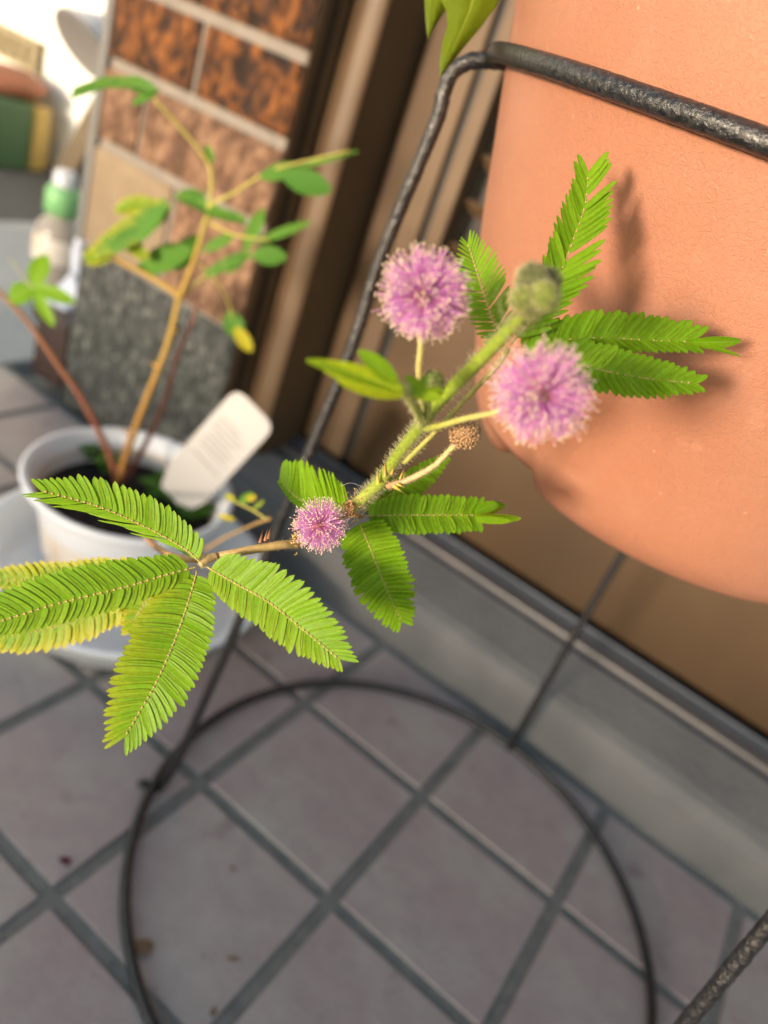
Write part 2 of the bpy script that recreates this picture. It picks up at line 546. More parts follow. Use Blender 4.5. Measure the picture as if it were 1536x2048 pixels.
# concrete step in front of the house door
st = MB()
pr_ = [(.706, -.02), (.7075, .050), (.712, .066), (.722, .0725), (.80, .0745), (.80, -.02)]
nx = 90
vs = []; fs = []
for i in range(nx + 1):
    x = -.573 + (1.5 + .573) * i / nx
    for (y, z) in pr_:
        dy = .0012 * noise.noise(Vector((x * 14, z * 30, 0))) if y < .75 else 0
        dz = .0010 * noise.noise(Vector((x * 9, y * 30, 5))) if z > .06 else 0
        vs.append((x, y + dy, z + dz))
k = len(pr_)
for i in range(nx):
    for j in range(k - 1):
        fs.append((i * k + j, (i + 1) * k + j, (i + 1) * k + j + 1, i * k + j + 1))
st.add(vs, fs)
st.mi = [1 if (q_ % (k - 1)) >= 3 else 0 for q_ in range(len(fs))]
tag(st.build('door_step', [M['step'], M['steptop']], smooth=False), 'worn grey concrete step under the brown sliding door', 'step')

# sliding door with its frame
door = empty('sliding_door', (-.1, .86, .06))
tag(door, 'bronze aluminium sliding door with louvres and a metal sill above the step', 'door')
H = 2.1
def strip(name, x0, x1, y0, y1, z0, z1, m, bevel=.0015):
    b_ = MB(); b_.box(x0, x1, y0, y1, z0, z1)
    return b_.build(name, M[m], door, smooth=False, bevel=bevel)
strip('sill_groove', -.5325, 1.5, .8005, .812, -.02, .0755, 'raildark')
strip('sill', -.5325, 1.5, .8125, .838, -.02, .0815, 'rail', .002)
strip('sill_lip', -.5325, 1.5, .8385, .8465, -.02, .092, 'raildark', .0025)
strip('gap', -.5325, 1.5, .8475, .90, -.02, .0800, 'gapdark', 0)  # black shadow line behind the sill lip, put into the colour
jb = MB()
prof = []
for i in range(19):
    u = i / 18
    prof.append((-.5735 + .0405 * u, .7735 - .007 * math.sin(u * math.pi) ** .7 + (.004 if .33 < u < .42 else 0)))
vs = []; fs = []
for (x, y) in prof: vs += [(x, y, .076), (x, y, H)]
for i in range(18): fs.append((2 * i, 2 * i + 2, 2 * i + 3, 2 * i + 1))
n0 = len(vs)
vs += [(-.5735, .918, .076), (-.5735, .918, H), (-.533, .918, .076), (-.533, .918, H)]
fs += [(0, 1, n0 + 1, n0), (n0 - 2, n0 + 2, n0 + 3, n0 - 1)]
jb.add(vs, fs); jb.build('jamb', M['alu'], door, smooth=False)
strip('gap', -.5325, -.5235, .862, .875, .093, H, 'gapdark', 0)
strip('panel', -.523, -.485, .8520, .875, .093, H, 'panel')
strip('stile', -.4845, -.457, .8520, .875, .093, H, 'alu')
strip('gap', -.4565, -.4445, .862, .875, .093, H, 'gapdark', 0)
strip('stile', -.444, -.424, .8480, .875, .380, H, 'alu')
strip('panel', -.444, 1.5, .8560, .875, .093, .3795, 'panel')
strip('gap', -.4235, 1.5, .896, .90, .380, H, 'gapdark', 0)
for k_ in range(24):
    z = .405 + .05 * k_
    b_ = MB()
    b_.box(-.4235, 1.0, -.0105, .0105, -.0018, .0018, rot=Matrix.Rotation(D2R(-42), 3, 'X'), at=(0, .880, z))
    b_.build('louvre_slat', M['alu'], door, smooth=False)
# house wall behind/above and right of the door
hw = MB(); hw.box(-.84, 1.5, .9205, 1.15, -.02, 2.3)
tag(hw.build('house_wall', M['wallpaint'], smooth=False), 'plain house wall carrying the brown sliding door', 'wall')

# stone clad pier
pier = empty('stone_pier', (-.716, .78, 0))
tag(pier, 'house pier clad in orange split stone over rough grey granite', 'pier')
X0, X1, Y0 = -.858, -.575, .720
core = MB(); core.box(X0 + .001, X1 - .001, Y0 + .004, .919, -.02, 2.4)
core.build('core', M['grout'], pier, smooth=False)
rows = [(.236, .272, 'brick3s'), (.278, .359, 'brick3'), (.370, .449, 'brick2'), (.462, .534, 'brick'), (.547, .625, 'brick'), (.637, .715, 'brick')]
def stone(x0, x1, z0, z1, m, seed, rough):
    b_ = MB(); nx_, nz_ = max(3, int((x1 - x0) / .006)), max(3, int((z1 - z0) / .006))
    vs = []; fs = []
    for i in range(nx_ + 1):
        for j in range(nz_ + 1):
            x = x0 + (x1 - x0) * i / nx_; z = z0 + (z1 - z0) * j / nz_
            e = min(1, min(i, nx_ - i, j, nz_ - j) / 1.5)
            vs.append((x, Y0 - .001 - rough * e * (.55 + .6 * noise.noise(Vector((x * 60, seed, z * 45)))), z))
    for i in range(nx_):
        for j in range(nz_):
            a = i * (nz_ + 1) + j
            fs.append((a, a + nz_ + 1, a + nz_ + 2, a + 1))
    o_ = len(vs)
    vs += [(x0, Y0 + .006, z0), (x1, Y0 + .006, z0), (x1, Y0 + .006, z1), (x0, Y0 + .006, z1)]
    c0, c1, c2, c3 = 0, nx_ * (nz_ + 1), nx_ * (nz_ + 1) + nz_, nz_
    fs += [(c0, o_, o_ + 1, c1), (c1, o_ + 1, o_ + 2, c2), (c2, o_ + 2, o_ + 3, c3), (c3, o_ + 3, o_, c0)]
    b_.add(vs, fs)
    return b_.build('stone', M[m], pier)
stone(X0, X1 + .0, -.01, .232, 'granite', 3, .006)
stone(X0 + .0, -.72, .238, .357, 'brick3', 5, .002)
stone(-.709, X1, .238, .357, 'brick2', 6, .004)
stone(X0, -.793, .370, .449, 'brick2', 8, .005)
stone(-.784, X1, .370, .449, 'brick2', 9, .007)
stone(X0, -.722, .462, .534, 'brick', 11, .006)
stone(-.712, X1, .462, .534, 'brick', 12, .009)
stone(X0, -.79, .547, .625, 'brick', 13, .007)
stone(-.780, X1, .547, .625, 'brick', 14, .009)
for k_ in range(1, 16):
    z = .547 + .0905 * k_
    stone(X0, -.722 if k_ % 2 else -.79, z, z + .079, 'brick', 20 + k_, .008)
    stone(-.712 if k_ % 2 else -.78, X1, z, z + .079, 'brick', 50 + k_, .008)
e_ = MB(); e_.box(X0 - .014, X0 - .0005, Y0 - .004, Y0 + .10, .235, 2.4)
e_.build('edge_trim', M['trim'], pier, smooth=False, bevel=.002)
for (ya, yb, xx, mm) in ((.7250, .7395, .0022, 'alu'), (.7400, .7545, .0006, 'gapdark'), (.7550, .7725, .0018, 'alu')):
    e_ = MB(); e_.box(X1 - .0009, X1 - .0009 + xx, ya, yb, .08, 2.4); e_.build('side_strip', M[mm], pier, smooth=False)
# bowl shaped fitting on the pier's left, grey face and pale back
fc = pt(166, 92, 1.215)
fn = (Vector(CAMR[0]) * -.643 + Vector(CAMR[1]) * .765) * .95 - VIEW * .30
fq = fn.normalized().to_track_quat('Z', 'Y').to_matrix()
ft = empty('wall_fitting', fc)
tag(ft, 'pale bowl shaped fitting with dark grey face at the left edge of the stone pier', 'fitting')
lg = MB(); lg.lathe([(.0555, -.002), (.0565, 0), (.0555, .002), (.052, .0005), (0, .0005)], fc, 48, rot=fq); lg.build('face', M['grey'], ft)
lg = MB(); lg.lathe([(.0562, -.002), (.050, -.014), (.036, -.034), (.022, -.052), (.012, -.075), (0, -.076)], fc, 48, rot=fq); lg.build('bowl', M['lightgrey'], ft)

# unseen low wall added behind the viewer to keep the low sun off the floor
gw = MB(); gw.box(-2.2, 1.8, -1.75, -1.62, -.02, .335)
tag(gw.build('shade_wall', M['wallpaint'], smooth=False), 'added low wall out of view that shades the tiled floor', 'wall')

# white rendered wall of the neighbour, in full sun
nw = MB(); nw.box(-7.0, -1.28, 1.50, 1.7, -.02, 3.0)
tag(nw.build('neighbour_wall', M['whitewall'], smooth=False), 'glaring white sunlit wall at the upper left behind the yard', 'wall')


# ================================================================== terracotta pot and its iron stand
PC = Vector((-.04, .45, 0))
pot = empty('terracotta_pot', (PC.x, PC.y, .41))
tag(pot, 'large terracotta coloured plastic flower pot held high in the black stand', 'flower pot')
outer = [(.0955, .4195), (.0990, .4203), (.1085, .4262), (.1174, .4370), (.1260, .4560), (.1358, .4828), (.1450, .5080), (.1504, .527), (.1565, .554), (.1648, .589), (.1705, .6138), (.178, .650), (.183, .675)]
PO, _ = spline([Vector((r, z, 0)) for r, z in outer], 0, 5)
prof = [(p.x, p.y) for p in PO]
rim = [(.183, .675), (.193, .677), (.195, .683), (.195, .712), (.192, .716), (.187, .716), (.184, .712)]
inner = [(.178, .67), (.165, .60), (.150, .53), (.125, .455), (.112, .437), (.092, .4285)]
notches = [D2R(a) for a in (-126, -6, 114)]
foot = [D2R(-160)]
def mod(r, z, a):
    if z < .4365 and r < .1172:
        for c_ in foot:
            d = (a - c_ + math.pi) % (2 * math.pi) - math.pi
            w = D2R(20)
            if abs(d) < w: z -= .0050 * (1 - (abs(d) / w) ** 6) * max(0, 1 - max(0, abs(r - .0955) - .004) / .0115)
        for c_ in notches:
            d = (a - c_ + math.pi) % (2 * math.pi) - math.pi
            w = D2R(15)
            if abs(d) < w:
                k = math.cos(d / w * math.pi / 2) ** .22
                kk = k * min(1, max(0, (.1172 - r) / .0035)); z = z + .0105 * kk; r = r - .003 * kk
    return r, z
pb = MB()
pb.lathe(prof + rim + inner, (PC.x, PC.y, 0), 360, mod=mod)
pb.lathe([(.0955, .4195), (.092, .4195), (.090, .423), (.088, .4275), (.0, .4275)], (PC.x, PC.y, 0), 360, mod=mod)
pb.build('body', M['terra'], pot)
sb = MB(); sb.lathe([(0, .672), (.05, .675), (.12, .671), (.1795, .668)], (PC.x, PC.y, 0), 48)
tag(sb.build('pot_soil', M['soil']), 'dark soil filling the large terracotta pot', 'soil', kind='stuff')

stand = empty('plant_stand', (-.0545, .4555, 0))
tag(stand, 'black iron plant stand with three legs, a holding ring and a floor ring', 'plant stand')
def circle(c, r, z, n=48, tilt=0):
    return [Vector((c[0] + r * math.cos(2 * math.pi * i / n), c[1] + r * math.sin(2 * math.pi * i / n), z)) for i in range(n)]
RT = .0040
tr = MB(); tr.tube(circle((PC.x, PC.y), .1712, .5925, 48), RT + .0001, n=20, sub=8, closed=True, wob=.05); tr.build('top_ring', M['iron'], stand)
fr = MB(); fr.tube(circle((-.0545, .4555), .2262, .0064, 48), .0041, n=14, sub=8, closed=True, wob=.05); fr.build('floor_ring', M['iron'], stand)
def leg(pts, r):
    l = MB(); l.tube(pts, r, n=18, sub=50, wob=.13); l.build('leg', M['iron'], stand)
b1 = onb = Vector((-.2600, .3660, .0072))
leg([Vector((-.2690, .3560, .0070)), Vector((-.2520, .372, .035)), pt(650, 830, .474), pt(760, 520, .425), pt(868, 255, .386), pt(886, 190, .379), pt(905, 146, .375), pt(938, 124, .371), pt(985, 121, .366), pt(1030, 128, .366)], .0037)
leg([Vector((-.0545, .6830, .006)), Vector((-.053, .677, .03)), pt(1250, 1100, .70), Vector((-.046, .640, .52)), Vector((-.043, .6245, .5925))], .0037)
p3a, p3b = pt(1536, 1850, .335), pt(1370, 2048, .368)
dd = (p3b - p3a) / (p3b.z - p3a.z)
leg([p3a + dd * (.004 - p3a.z), p3b, p3a, p3a + dd * (.50 - p3a.z), Vector((.0865, .335, .575)), Vector((.0815, .330, .5925))], .0037)

# ================================================================== white pot in its tray with label
CC = Vector((-.505, .524, 0))
tray = empty('white_tray', (-.479, .515, 0))
tag(tray, 'wide shallow white tray under the white plant pot', 'tray')
t_ = MB()
t_.lathe([(0, .001), (.124, .001), (.130, .003), (.1395, .030), (.1455, .0385), (.1520, .0390), (.1548, .0415), (.1540, .0445), (.1500, .0455), (.1445, .0430), (.1390, .0380), (.124, .0070), (.116, .0050), (0, .0050)], (-.479, .515, .0014), 128)
t_.build('dish', M['white2'], tray)
wp = empty('white_plant_pot', (CC.x, CC.y, .007))
tag(wp, 'white plastic pot with printed band standing in the white tray', 'plant pot')
c_ = MB()
c_.lathe([(.071, .0075), (.0735, .0085), (.0825, .060), (.0925, .1085)], CC, 128)
c_.build('printed_wall', M['cupprint'], wp)
c_ = MB()
c_.lathe([(.0925, .1085), (.0950, .1088), (.1020, .1120), (.1060, .1175), (.1075, .1215), (.1065, .1245), (.1035, .1250), (.0995, .1225), (.0955, .1150), (.0925, .1050), (.0870, .080), (.083, .070)], CC, 128)
c_.build('rim', M['white'], wp)
so = MB(); n_ = 56
vs = [(CC.x, CC.y, .094)]; fs = []
for i in range(1, 15):
    for j in range(n_):
        a = 2 * math.pi * j / n_; r = .0885 * i / 14
        x, y = CC.x + r * math.cos(a), CC.y + r * math.sin(a)
        vs.append((x, y, .0905 + (.007 * noise.noise(Vector((x * 60, y * 60, 0))) + .005 * noise.noise(Vector((x * 180, y * 180, 3)))) * (1 if i < 14 else 0)))
fs = [(0, 1 + j, 1 + (j + 1) % n_) for j in range(n_)]
for i in range(13):
    for j in range(n_):
        a = 1 + i * n_
        fs.append((a + j, a + n_ + j, a + n_ + (j + 1) % n_, a + (j + 1) % n_))
so.add(vs, fs)
tag(so.build('potting_soil', M['soil']), 'dark crumbly soil in the white pot', 'soil', kind='stuff')

# plant label, a white paddle leaning out of the pot
lab = empty('plant_label', pt(372, 968, .832))
tag(lab, 'white plastic plant label with faint grey print stuck in the white pot', 'plant label')
A = pt(385, 955, .828); B = pt(512, 812, .795)
up = (B - A).normalized()
sd = (pt(560, 868, .795) - pt(470, 765, .795)); sd = (sd - up * sd.dot(up)).normalized()
nm = up.cross(sd).normalized()
if nm.dot(VIEW) > 0: nm = -nm
hw_ = .0285
def lp(u, v, d=0): return A + sd * u + up * v + nm * (d - .012 * ((v) / .1) ** 2 * .3)
outl = []
Lh = .108
for v in np.linspace(-.034, Lh - .022, 10): outl.append((-hw_ * (1 if v > -.01 else 1 + (v + .01) * 14), v))
for a in np.linspace(180, 0, 17):
    outl.append((hw_ * math.copysign(abs(math.cos(D2R(a))) ** .45, math.cos(D2R(a))), Lh - .022 + .019 * abs(math.sin(D2R(a))) ** .6))
for v in np.linspace(Lh - .022, -.034, 10): outl.append((hw_ * (1 if v > -.01 else 1 + (v + .01) * 14), v))
n_ = len(outl)
half = n_ // 2
lb = MB()
for th in (0,):
    L_ = [outl[i] for i in range(n_)]
    vs = [lp(u, v, .0006) for u, v in L_] + [lp(u, v, -.0006) for u, v in L_]
    fs = []
    for i in range(half - 0):
        j = n_ - 1 - i
        if i + 1 <= j - 1 or i + 1 < j:
            fs.append((i, i + 1, j - 1, j)); fs.append((n_ + i, n_ + j, n_ + j - 1, n_ + i + 1))
    fs = [f for f in fs if len(set(f)) == 4]
    for i in range(n_): fs.append((i, n_ + i, n_ + (i + 1) % n_, (i + 1) % n_))
    lb.add(vs, fs)
lb.build('blade', M['label'], lab, smooth=False)
pr2 = MB()
for (v0, v1, u0, u1) in ((.022, .0245, -.021, .021), (.034, .036, -.018, .02), (.040, .042, -.02, .016), (.046, .048, -.02, .02), (.052, .054, -.016, .012), (.058, .060, -.02, .018), (.064, .066, -.02, .02), (.070, .072, -.02, .01)):
    nseg = 9
    for s_ in range(nseg):
        ua = u0 + (u1 - u0) * s_ / nseg; ub = ua + (u1 - u0) / nseg * random.uniform(.55, .9)
        pr2.add([lp(ua, v0, .0009), lp(ub, v0, .0009), lp(ub, v1, .0009), lp(ua, v1, .0009)], [(0, 1, 2, 3)])
pr2.build('print', M['printed'], lab, smooth=False)

# ================================================================== far left of the yard
def thing_mesh(mb, name, m, label, cat, smooth=False, bevel=0, group=None):
    o = mb.build(name, M[m], None, smooth=smooth, bevel=bevel); tag(o, label, cat, group); return o

# bottle with green cap
bc = Vector((-1.170, .928, .003))
bo = empty('bottle', bc); tag(bo, 'pale bottle with a mint green cap beside the stone pier', 'bottle')
k_ = MB(); k_.lathe([(0, 0), (.036, 0), (.040, .006), (.040, .060), (.037, .066), (.040, .072), (.040, .120), (.034, .138), (.022, .150), (.020, .156), (0, .156)], bc, 48); k_.build('body', M['bottle'], bo)
k_ = MB(); k_.lathe([(.0405, .076), (.0408, .078), (.0408, .116), (.0405, .118)], bc, 48); k_.build('paper_label', M['cupprint'], bo)
k_ = MB(); k_.lathe([(.0215, .155), (.0285, .156), (.0290, .190), (.0230, .202), (.0215, .2025)], bc, 40); k_.build('cap', M['mint'], bo)
k_ = MB(); k_.lathe([(.0190, .2025), (.0190, .220), (.015, .227), (0, .229)], bc, 32); k_.build('nozzle', M['lightgrey'], bo)

# small brown trough pot at the pier's foot
k_ = MB()
bx = Vector((-.905, .765, .003))
for (hh, ww, z0, z1) in ((1, .034, 0, .085), (1, .039, .0855, .105)):
    k_.box(bx.x - ww, bx.x + ww, bx.y - ww * 1.2, bx.y + ww * 1.2, bx.z + z0, bx.z + z1)
thing_mesh(k_, 'brown_pot', 'brownpot', 'small square dark brown pot at the foot of the stone pier', 'plant pot', bevel=.004)
# crumpled white bag
k_ = MB()
k_.ball(pt(168, 520, 1.19), .030, 28, 20, sc=(.55, .6, 1.9), bump=.5, bf=1.6)
k_.ball(pt(152, 595, 1.17), .030, 28, 20, sc=(.9, .7, 1.0), bump=.6, bf=1.8)
k_.ball(pt(112, 622, 1.17), .022, 28, 20, sc=(1.3, .8, .8), bump=.6, bf=2)
thing_mesh(k_, 'plastic_bag', 'bag', 'crumpled white plastic bag on the small brown pot', 'bag', smooth=True)
# leaning beige board behind
k_ = MB()
q = [pt(205, 150, 1.62), pt(232, 150, 1.62), onfloor(172, 374), onfloor(103, 347)]
off = Vector((.004, .02, 0))
k_.add([*q, *[a + off for a in q]], [(0, 1, 2, 3), (7, 6, 5, 4), (0, 4, 5, 1), (1, 5, 6, 2), (2, 6, 7, 3), (3, 7, 4, 0)])
thing_mesh(k_, 'leaning_board', 'beige', 'beige board leaning behind the left edge of the stone pier', 'board', bevel=.003)
k_ = MB()
q = [pt(150, 340, 1.60), pt(200, 250, 1.60), onfloor(200, 478), onfloor(150, 470)]
off = Vector((.0, .04, 0))
k_.add([*q, *[a + off for a in q]], [(0, 1, 2, 3), (7, 6, 5, 4), (0, 4, 5, 1), (1, 5, 6, 2), (2, 6, 7, 3), (3, 7, 4, 0)])
thing_mesh(k_, 'dark_gap_sheet', 'gapdark', 'dark narrow sheet put in for the dark gap between bottle and pier', 'board', bevel=.003)  # dark sheet added where only a dark gap lies beside the pier
# green box with its lit edge coloured yellow, clay dish, slatted crate
gb = empty('storage_box', (-2.3, 1.40, 0)); tag(gb, 'green storage box with its lit edge coloured yellow at the far left', 'box')
k_ = MB(); k_.box(-2.5, -1.906, 1.24, 1.396, .001, .165); k_.build('box_body', M['green'], gb, smooth=False, bevel=.006)
k_ = MB(); k_.box(-2.5, -1.900, 1.397, 1.445, .003, .160); k_.build('lit_edge', M['yellow'], gb, smooth=False, bevel=.006)
dc = Vector((-2.005, 1.385, .201))
k_ = MB(); k_.lathe([(0, -.035), (.070, -.035), (.092, -.020), (.098, -.008), (.094, .0), (.055, .020), (0, .026)], dc, 48)
thing_mesh(k_, 'clay_dish', 'orange', 'orange clay dish on top of the green storage box', 'dish', smooth=True)
K = pt(72, 84, 1.99)
K = Vector((-2.022, 1.468, .2895))
cr = empty('wall_vent', (K.x - .2, K.y, K.z - .1)); tag(cr, 'pale slatted vent on the sunlit white wall above the clay dish', 'vent')
k_ = MB()
k_.box(K.x - .45, K.x, K.y, 1.499, K.z - .014, K.z); k_.box(K.x - .45, K.x, K.y, 1.499, K.z - .076, K.z - .062)
k_.build('frame', M['wood'], cr, smooth=False, bevel=.003)
for i in range(8):
    k_ = MB(); x = K.x - .016 - .042 * i; k_.box(x - .012, x + .012, K.y + .002, K.y + .02, K.z - .0615, K.z - .0145); k_.build('slat', M['wood'], cr, smooth=False, bevel=.002)
k_ = MB(); k_.box(K.x - .43, K.x - .006, K.y + .022, K.y + .028, K.z - .0615, K.z - .0145); k_.build('backboard', M['wood'], cr, smooth=False)

# ================================================================== plants
def lerp(a, b, t): return a + (b - a) * t


def leaflet(mb, base, d, e, n, L, Wd, curl, yellow, rnd, lo=True):
    """one oblong leaflet: base point, direction d, width direction e, normal n"""
    us = (0, .06, .2, .4, .6, .78, .92, 1.0) if lo else (0, .2, .5, .8, 1)
    cs = (-1, -.72, 0, .72, 1) if lo else (-1, 0, 1)
    vs = []; cl = []
    for u in us:
        w = (math.sin(math.pi * min(1, (u * .94 + .06)) ** .85)) ** .36 if u < 1 else 0.03
        if u == 0: w = .3
        for c in cs:
            asym = 1.08 if c > 0 else .92
            p = base + d * (L * u) + e * (Wd / 2 * w * c * asym + L * curl * u * u) + n * (Wd * .10 * abs(c) * w - L * .05 * u * u)
            vs.append(p)
            g_ = abs(c)
            if u > .97: g_ = 1.0
            yy = yellow * (.25 + .75 * max(0, u - .2) / .8) if yellow < .75 else yellow * (max(0, u - .45) / .55) ** 1.2
            cl.append((min(1, yy), g_, rnd))
    k = len(cs); fs = []
    for i in range(len(us) - 1):
        for j in range(k - 1):
            fs.append((i * k + j, i * k + j + 1, (i + 1) * k + j + 1, (i + 1) * k + j))
    mb.add(vs, fs, cl)


def pinna(parent, ctrl, wl, wr, n=26, angl=72, angr=72, tipang=38, dihl=8, dihr=8, yl=0.0, yr=0.0, twist=0, tipw=.55, basew=.55, startfrac=.03, widl=1.0, m='leaf', rr=.00035, seed=0, gaps=(), wid=1.0, hires=True, nrm=None, gl=None, gr=None):
    """a feather of the compound leaf. ctrl: (px, py, t) list along the rachis, wl/wr leaflet length in photo pixels on the left / right of
    the growing direction as seen in the photo"""
    rnd = random.Random(seed)
    P, _ = spline([pt(*c) for c in ctrl], 0, 24)
    k = len(P)
    cum = [0]
    for i in range(1, k): cum.append(cum[-1] + (P[i] - P[i - 1]).length)
    tot = cum[-1]
    def at(s):
        s = max(0, min(.9999, s)) * tot
        for i in range(k - 1):
            if cum[i + 1] >= s:
                f = (s - cum[i]) / max(1e-9, cum[i + 1] - cum[i])
                return P[i].lerp(P[i + 1], f), (P[min(i + 2, k - 1)] - P[max(i - 1, 0)]).normalized()
        return P[-1], (P[-1] - P[-2]).normalized()
    tmean = sum(c[2] for c in ctrl) / len(ctrl)
    mb = MB()
    N0 = (-VIEW if nrm is None else nrm.normalized())
    step = tot / n
    for i in range(n):
        s = startfrac + (1 - startfrac) * (i + .5) / n
        base, T = at(s)
        N = (N0 - T * N0.dot(T)).normalized()
        N = Matrix.Rotation(D2R(twist), 3, T) @ N
        for side in (-1, 1):
            if (i, side) in gaps: continue
            # side +1 = right of growth direction in the photo
            Rv = T.cross(N).normalized() * side
            wpx = wr if side > 0 else wl
            ang0 = angr if side > 0 else angl
            dih = dihr if side > 0 else dihl
            ww = basew + (1 - basew) * min(1, s / .28) if s < .28 else 1
            if s > .62: ww = 1 - (1 - tipw) * ((s - .62) / .38) ** 1.4
            gf = (gr if side > 0 else gl)
            if gf: ww *= gf(s)
            L = wpx * tmean / FPX * ww * rnd.uniform(.95, 1.05)
            ang = ang0 + (tipang - ang0) * max(0, (s - .45) / .55) ** 1.5 + (rnd.uniform(-2, 2) if rnd.random() > .05 else rnd.uniform(-8, 8))
            Rd = (Rv * math.cos(D2R(dih)) + N * math.sin(D2R(dih))).normalized()
            d = (T * math.cos(D2R(ang)) + Rd * math.sin(D2R(ang))).normalized()
            nn = T.cross(Rd) * (-side)
            nn = nn.normalized()
            if nn.dot(N) < 0: nn = -nn
            nn = (nn + T * rnd.uniform(-.12, .22) + Rd * rnd.uniform(-.05, .1)).normalized()
            nn = (nn - d * nn.dot(d)).normalized()
            e = d.cross(nn).normalized()
            if e.dot(T) < 0: e = -e
            y = (yr if side > 0 else yl)
            y = y * rnd.uniform(.75, 1.15)
            Wd = step * max(.55, abs(math.sin(D2R(ang)))) * 1.66 * wid
            if side < 0: Wd *= widl
            leaflet(mb, base + nn * rnd.uniform(-.00012, .00012), d, e, nn, L, Wd, rnd.uniform(.03, .09), y, rnd.random(), hires)
    o = mb.build('pinna', M[m], parent)
    rb = MB(); rb.tube(P, [rr * (1 - .5 * i / k) for i in range(k)], n=6, sub=1, col=(.42, .36, .10))
    # tiny joints on the rachis
    for i in range(n):
        s = startfrac + (1 - startfrac) * (i + .5) / n
        b_, T = at(s); N = (N0 - T * N0.dot(T)).normalized()
        rb.ball(b_ + N * rr * .6, rr * 1.25, 6, 4, col=(.50, .36, .14))
    rb.build('rachis', M['stem'], o)
    return o


def hairs(mb, P, R, n, length, r=.00006, col=(.75, .72, .42), lean=.35, seed=1, s0=0, s1=1):
    rnd = random.Random(seed); k = len(P)
    for _ in range(n):
        s = s0 + (s1 - s0) * rnd.random()
        i = min(k - 2, int(s * (k - 1))); f = s * (k - 1) - i
        p = P[i].lerp(P[i + 1], f); T = (P[i + 1] - P[i]).normalized()
        u = T.orthogonal().normalized(); a = rnd.uniform(0, 2 * math.pi)
        d = Matrix.Rotation(a, 3, T) @ u
        q = p + d * R[i] * .9
        L = length * rnd.uniform(.5, 1.15)
        e = (d + T * rnd.uniform(-.1, lean * 1.6) + Vector((rnd.uniform(-.2, .2), rnd.uniform(-.2, .2), rnd.uniform(-.2, .2)))).normalized()
        mid = q + e * L * .5
        tip = q + e * L + T * L * .12
        mb.prism([q, mid, tip], r, r * .25, col=col)


def stem_part(parent, name, ctrl, rpx, cols, nh=0, hl=.0018, sub=10, seed=1, hc=(.72, .70, .42), pts=None):
    """rpx: diameter in photo pixels at each control point"""
    P3 = [pt(*c) for c in ctrl] if pts is None else pts
    rad = [r / 2 * c[2] / FPX for r, c in zip(rpx, ctrl)]
    mb = MB()
    P, R, T = mb.tube(P3, rad, n=12, sub=sub)
    k = len(P)
    # colour along the stem
    cl = []
    for i in range(k):
        f = i / (k - 1) * (len(cols) - 1); a = min(len(cols) - 2, int(f)) if len(cols) > 1 else 0
        c = cols[a] if len(cols) == 1 else tuple(lerp(cols[a][q], cols[a + 1][q], f - a) for q in range(3))
        cl += [c] * 12
    mb.c = cl
    o = mb.build(name, M['stem'], parent)
    if nh:
        hb = MB(); hairs(hb, P, R, nh, hl, seed=seed, col=hc)
        hb.build('hair', M['hair'], o)
    return o, P, R


PINK = (.72, .25, .62)
def flower(parent, cx, cy, t, rpx, nf, seed, ped=None, frac_core=.16, fr=.00011, anr=.00025, label=None):
    rnd = random.Random(seed)
    c = pt(cx, cy, t); Rr = rpx * t / FPX
    fe = empty('flower_head', c, parent)
    core = MB(); core.ball(c, Rr * frac_core, 20, 14, col=(.95, .62, .45), bump=.3, bf=6)
    for _ in range(90):
        d = Vector((rnd.gauss(0, 1), rnd.gauss(0, 1), rnd.gauss(0, 1))).normalized()
        core.ball(c + d * Rr * frac_core * 1.02, Rr * .035, 5, 4, col=(.95, rnd.uniform(.50, .70), .50))
    core.build('floret_core', M['bud'], fe)
    fm = MB(); am = MB()
    for i in range(nf):
        z = 1 - 2 * (i + .5) / nf; a = i * 2.399963 + rnd.uniform(-.25, .25)
        d = Vector((math.sqrt(1 - z * z) * math.cos(a), math.sqrt(1 - z * z) * math.sin(a), z))
        # florets come in tufts
        tuft = Vector((noise.noise(d * 3.1 + Vector((seed, 0, 0))), noise.noise(d * 3.1 + Vector((0, seed, 4))), noise.noise(d * 3.1 + Vector((7, 0, seed)))))
        d = (d + tuft * .42 + Vector((rnd.gauss(0, .05), rnd.gauss(0, .05), rnd.gauss(0, .05)))).normalized()
        L = Rr * rnd.uniform(.74, 1.03) * (1 + .05 * noise.noise(d * 2.2 + Vector((0, 0, seed))))
        bend = Vector((rnd.gauss(0, 1), rnd.gauss(0, 1), rnd.gauss(0, 1))) * Rr * .05
        p0 = c + d * Rr * frac_core * .9
        p1 = c + d * L * .45 + bend * .6; p2 = c + d * L * .75 + bend
        p3 = c + d * L + bend * rnd.uniform(.4, 1.2)
        v = rnd.uniform(.8, 1.12); q = rnd.random()
        base = (.98, .74 * v, .66 * v); tipc = (.96, .60 * v, .98 - .08 * q)
        o_ = len(fm.c)
        fm.prism([p0, p1, p2, p3], fr * 1.1, fr * .75, n=3)
        fm.c[o_:] = [base] * 3 + [tuple(lerp(base[w], tipc[w], .75) for w in range(3))] * 3 + [tipc] * 6
        am.ball(p3 + d * anr * .4, anr * rnd.uniform(.8, 1.2), 6, 4, col=(.86, .74, .50))
    fm.build('filaments', M['filament'], fe)
    am.build('anthers', M['anther'], fe)
    return fe


G1, G2, G3 = (.27, .36, .035), (.33, .40, .06), (.38, .38, .09)
TAN, RB = (.55, .36, .16), (.38, .17, .07)

mim = empty('mimosa_plant', pt(246, 985, .845))
tag(mim, 'hairy stemmed mimosa in the foreground with feathery leaves and pink pompom flowers', 'mimosa')

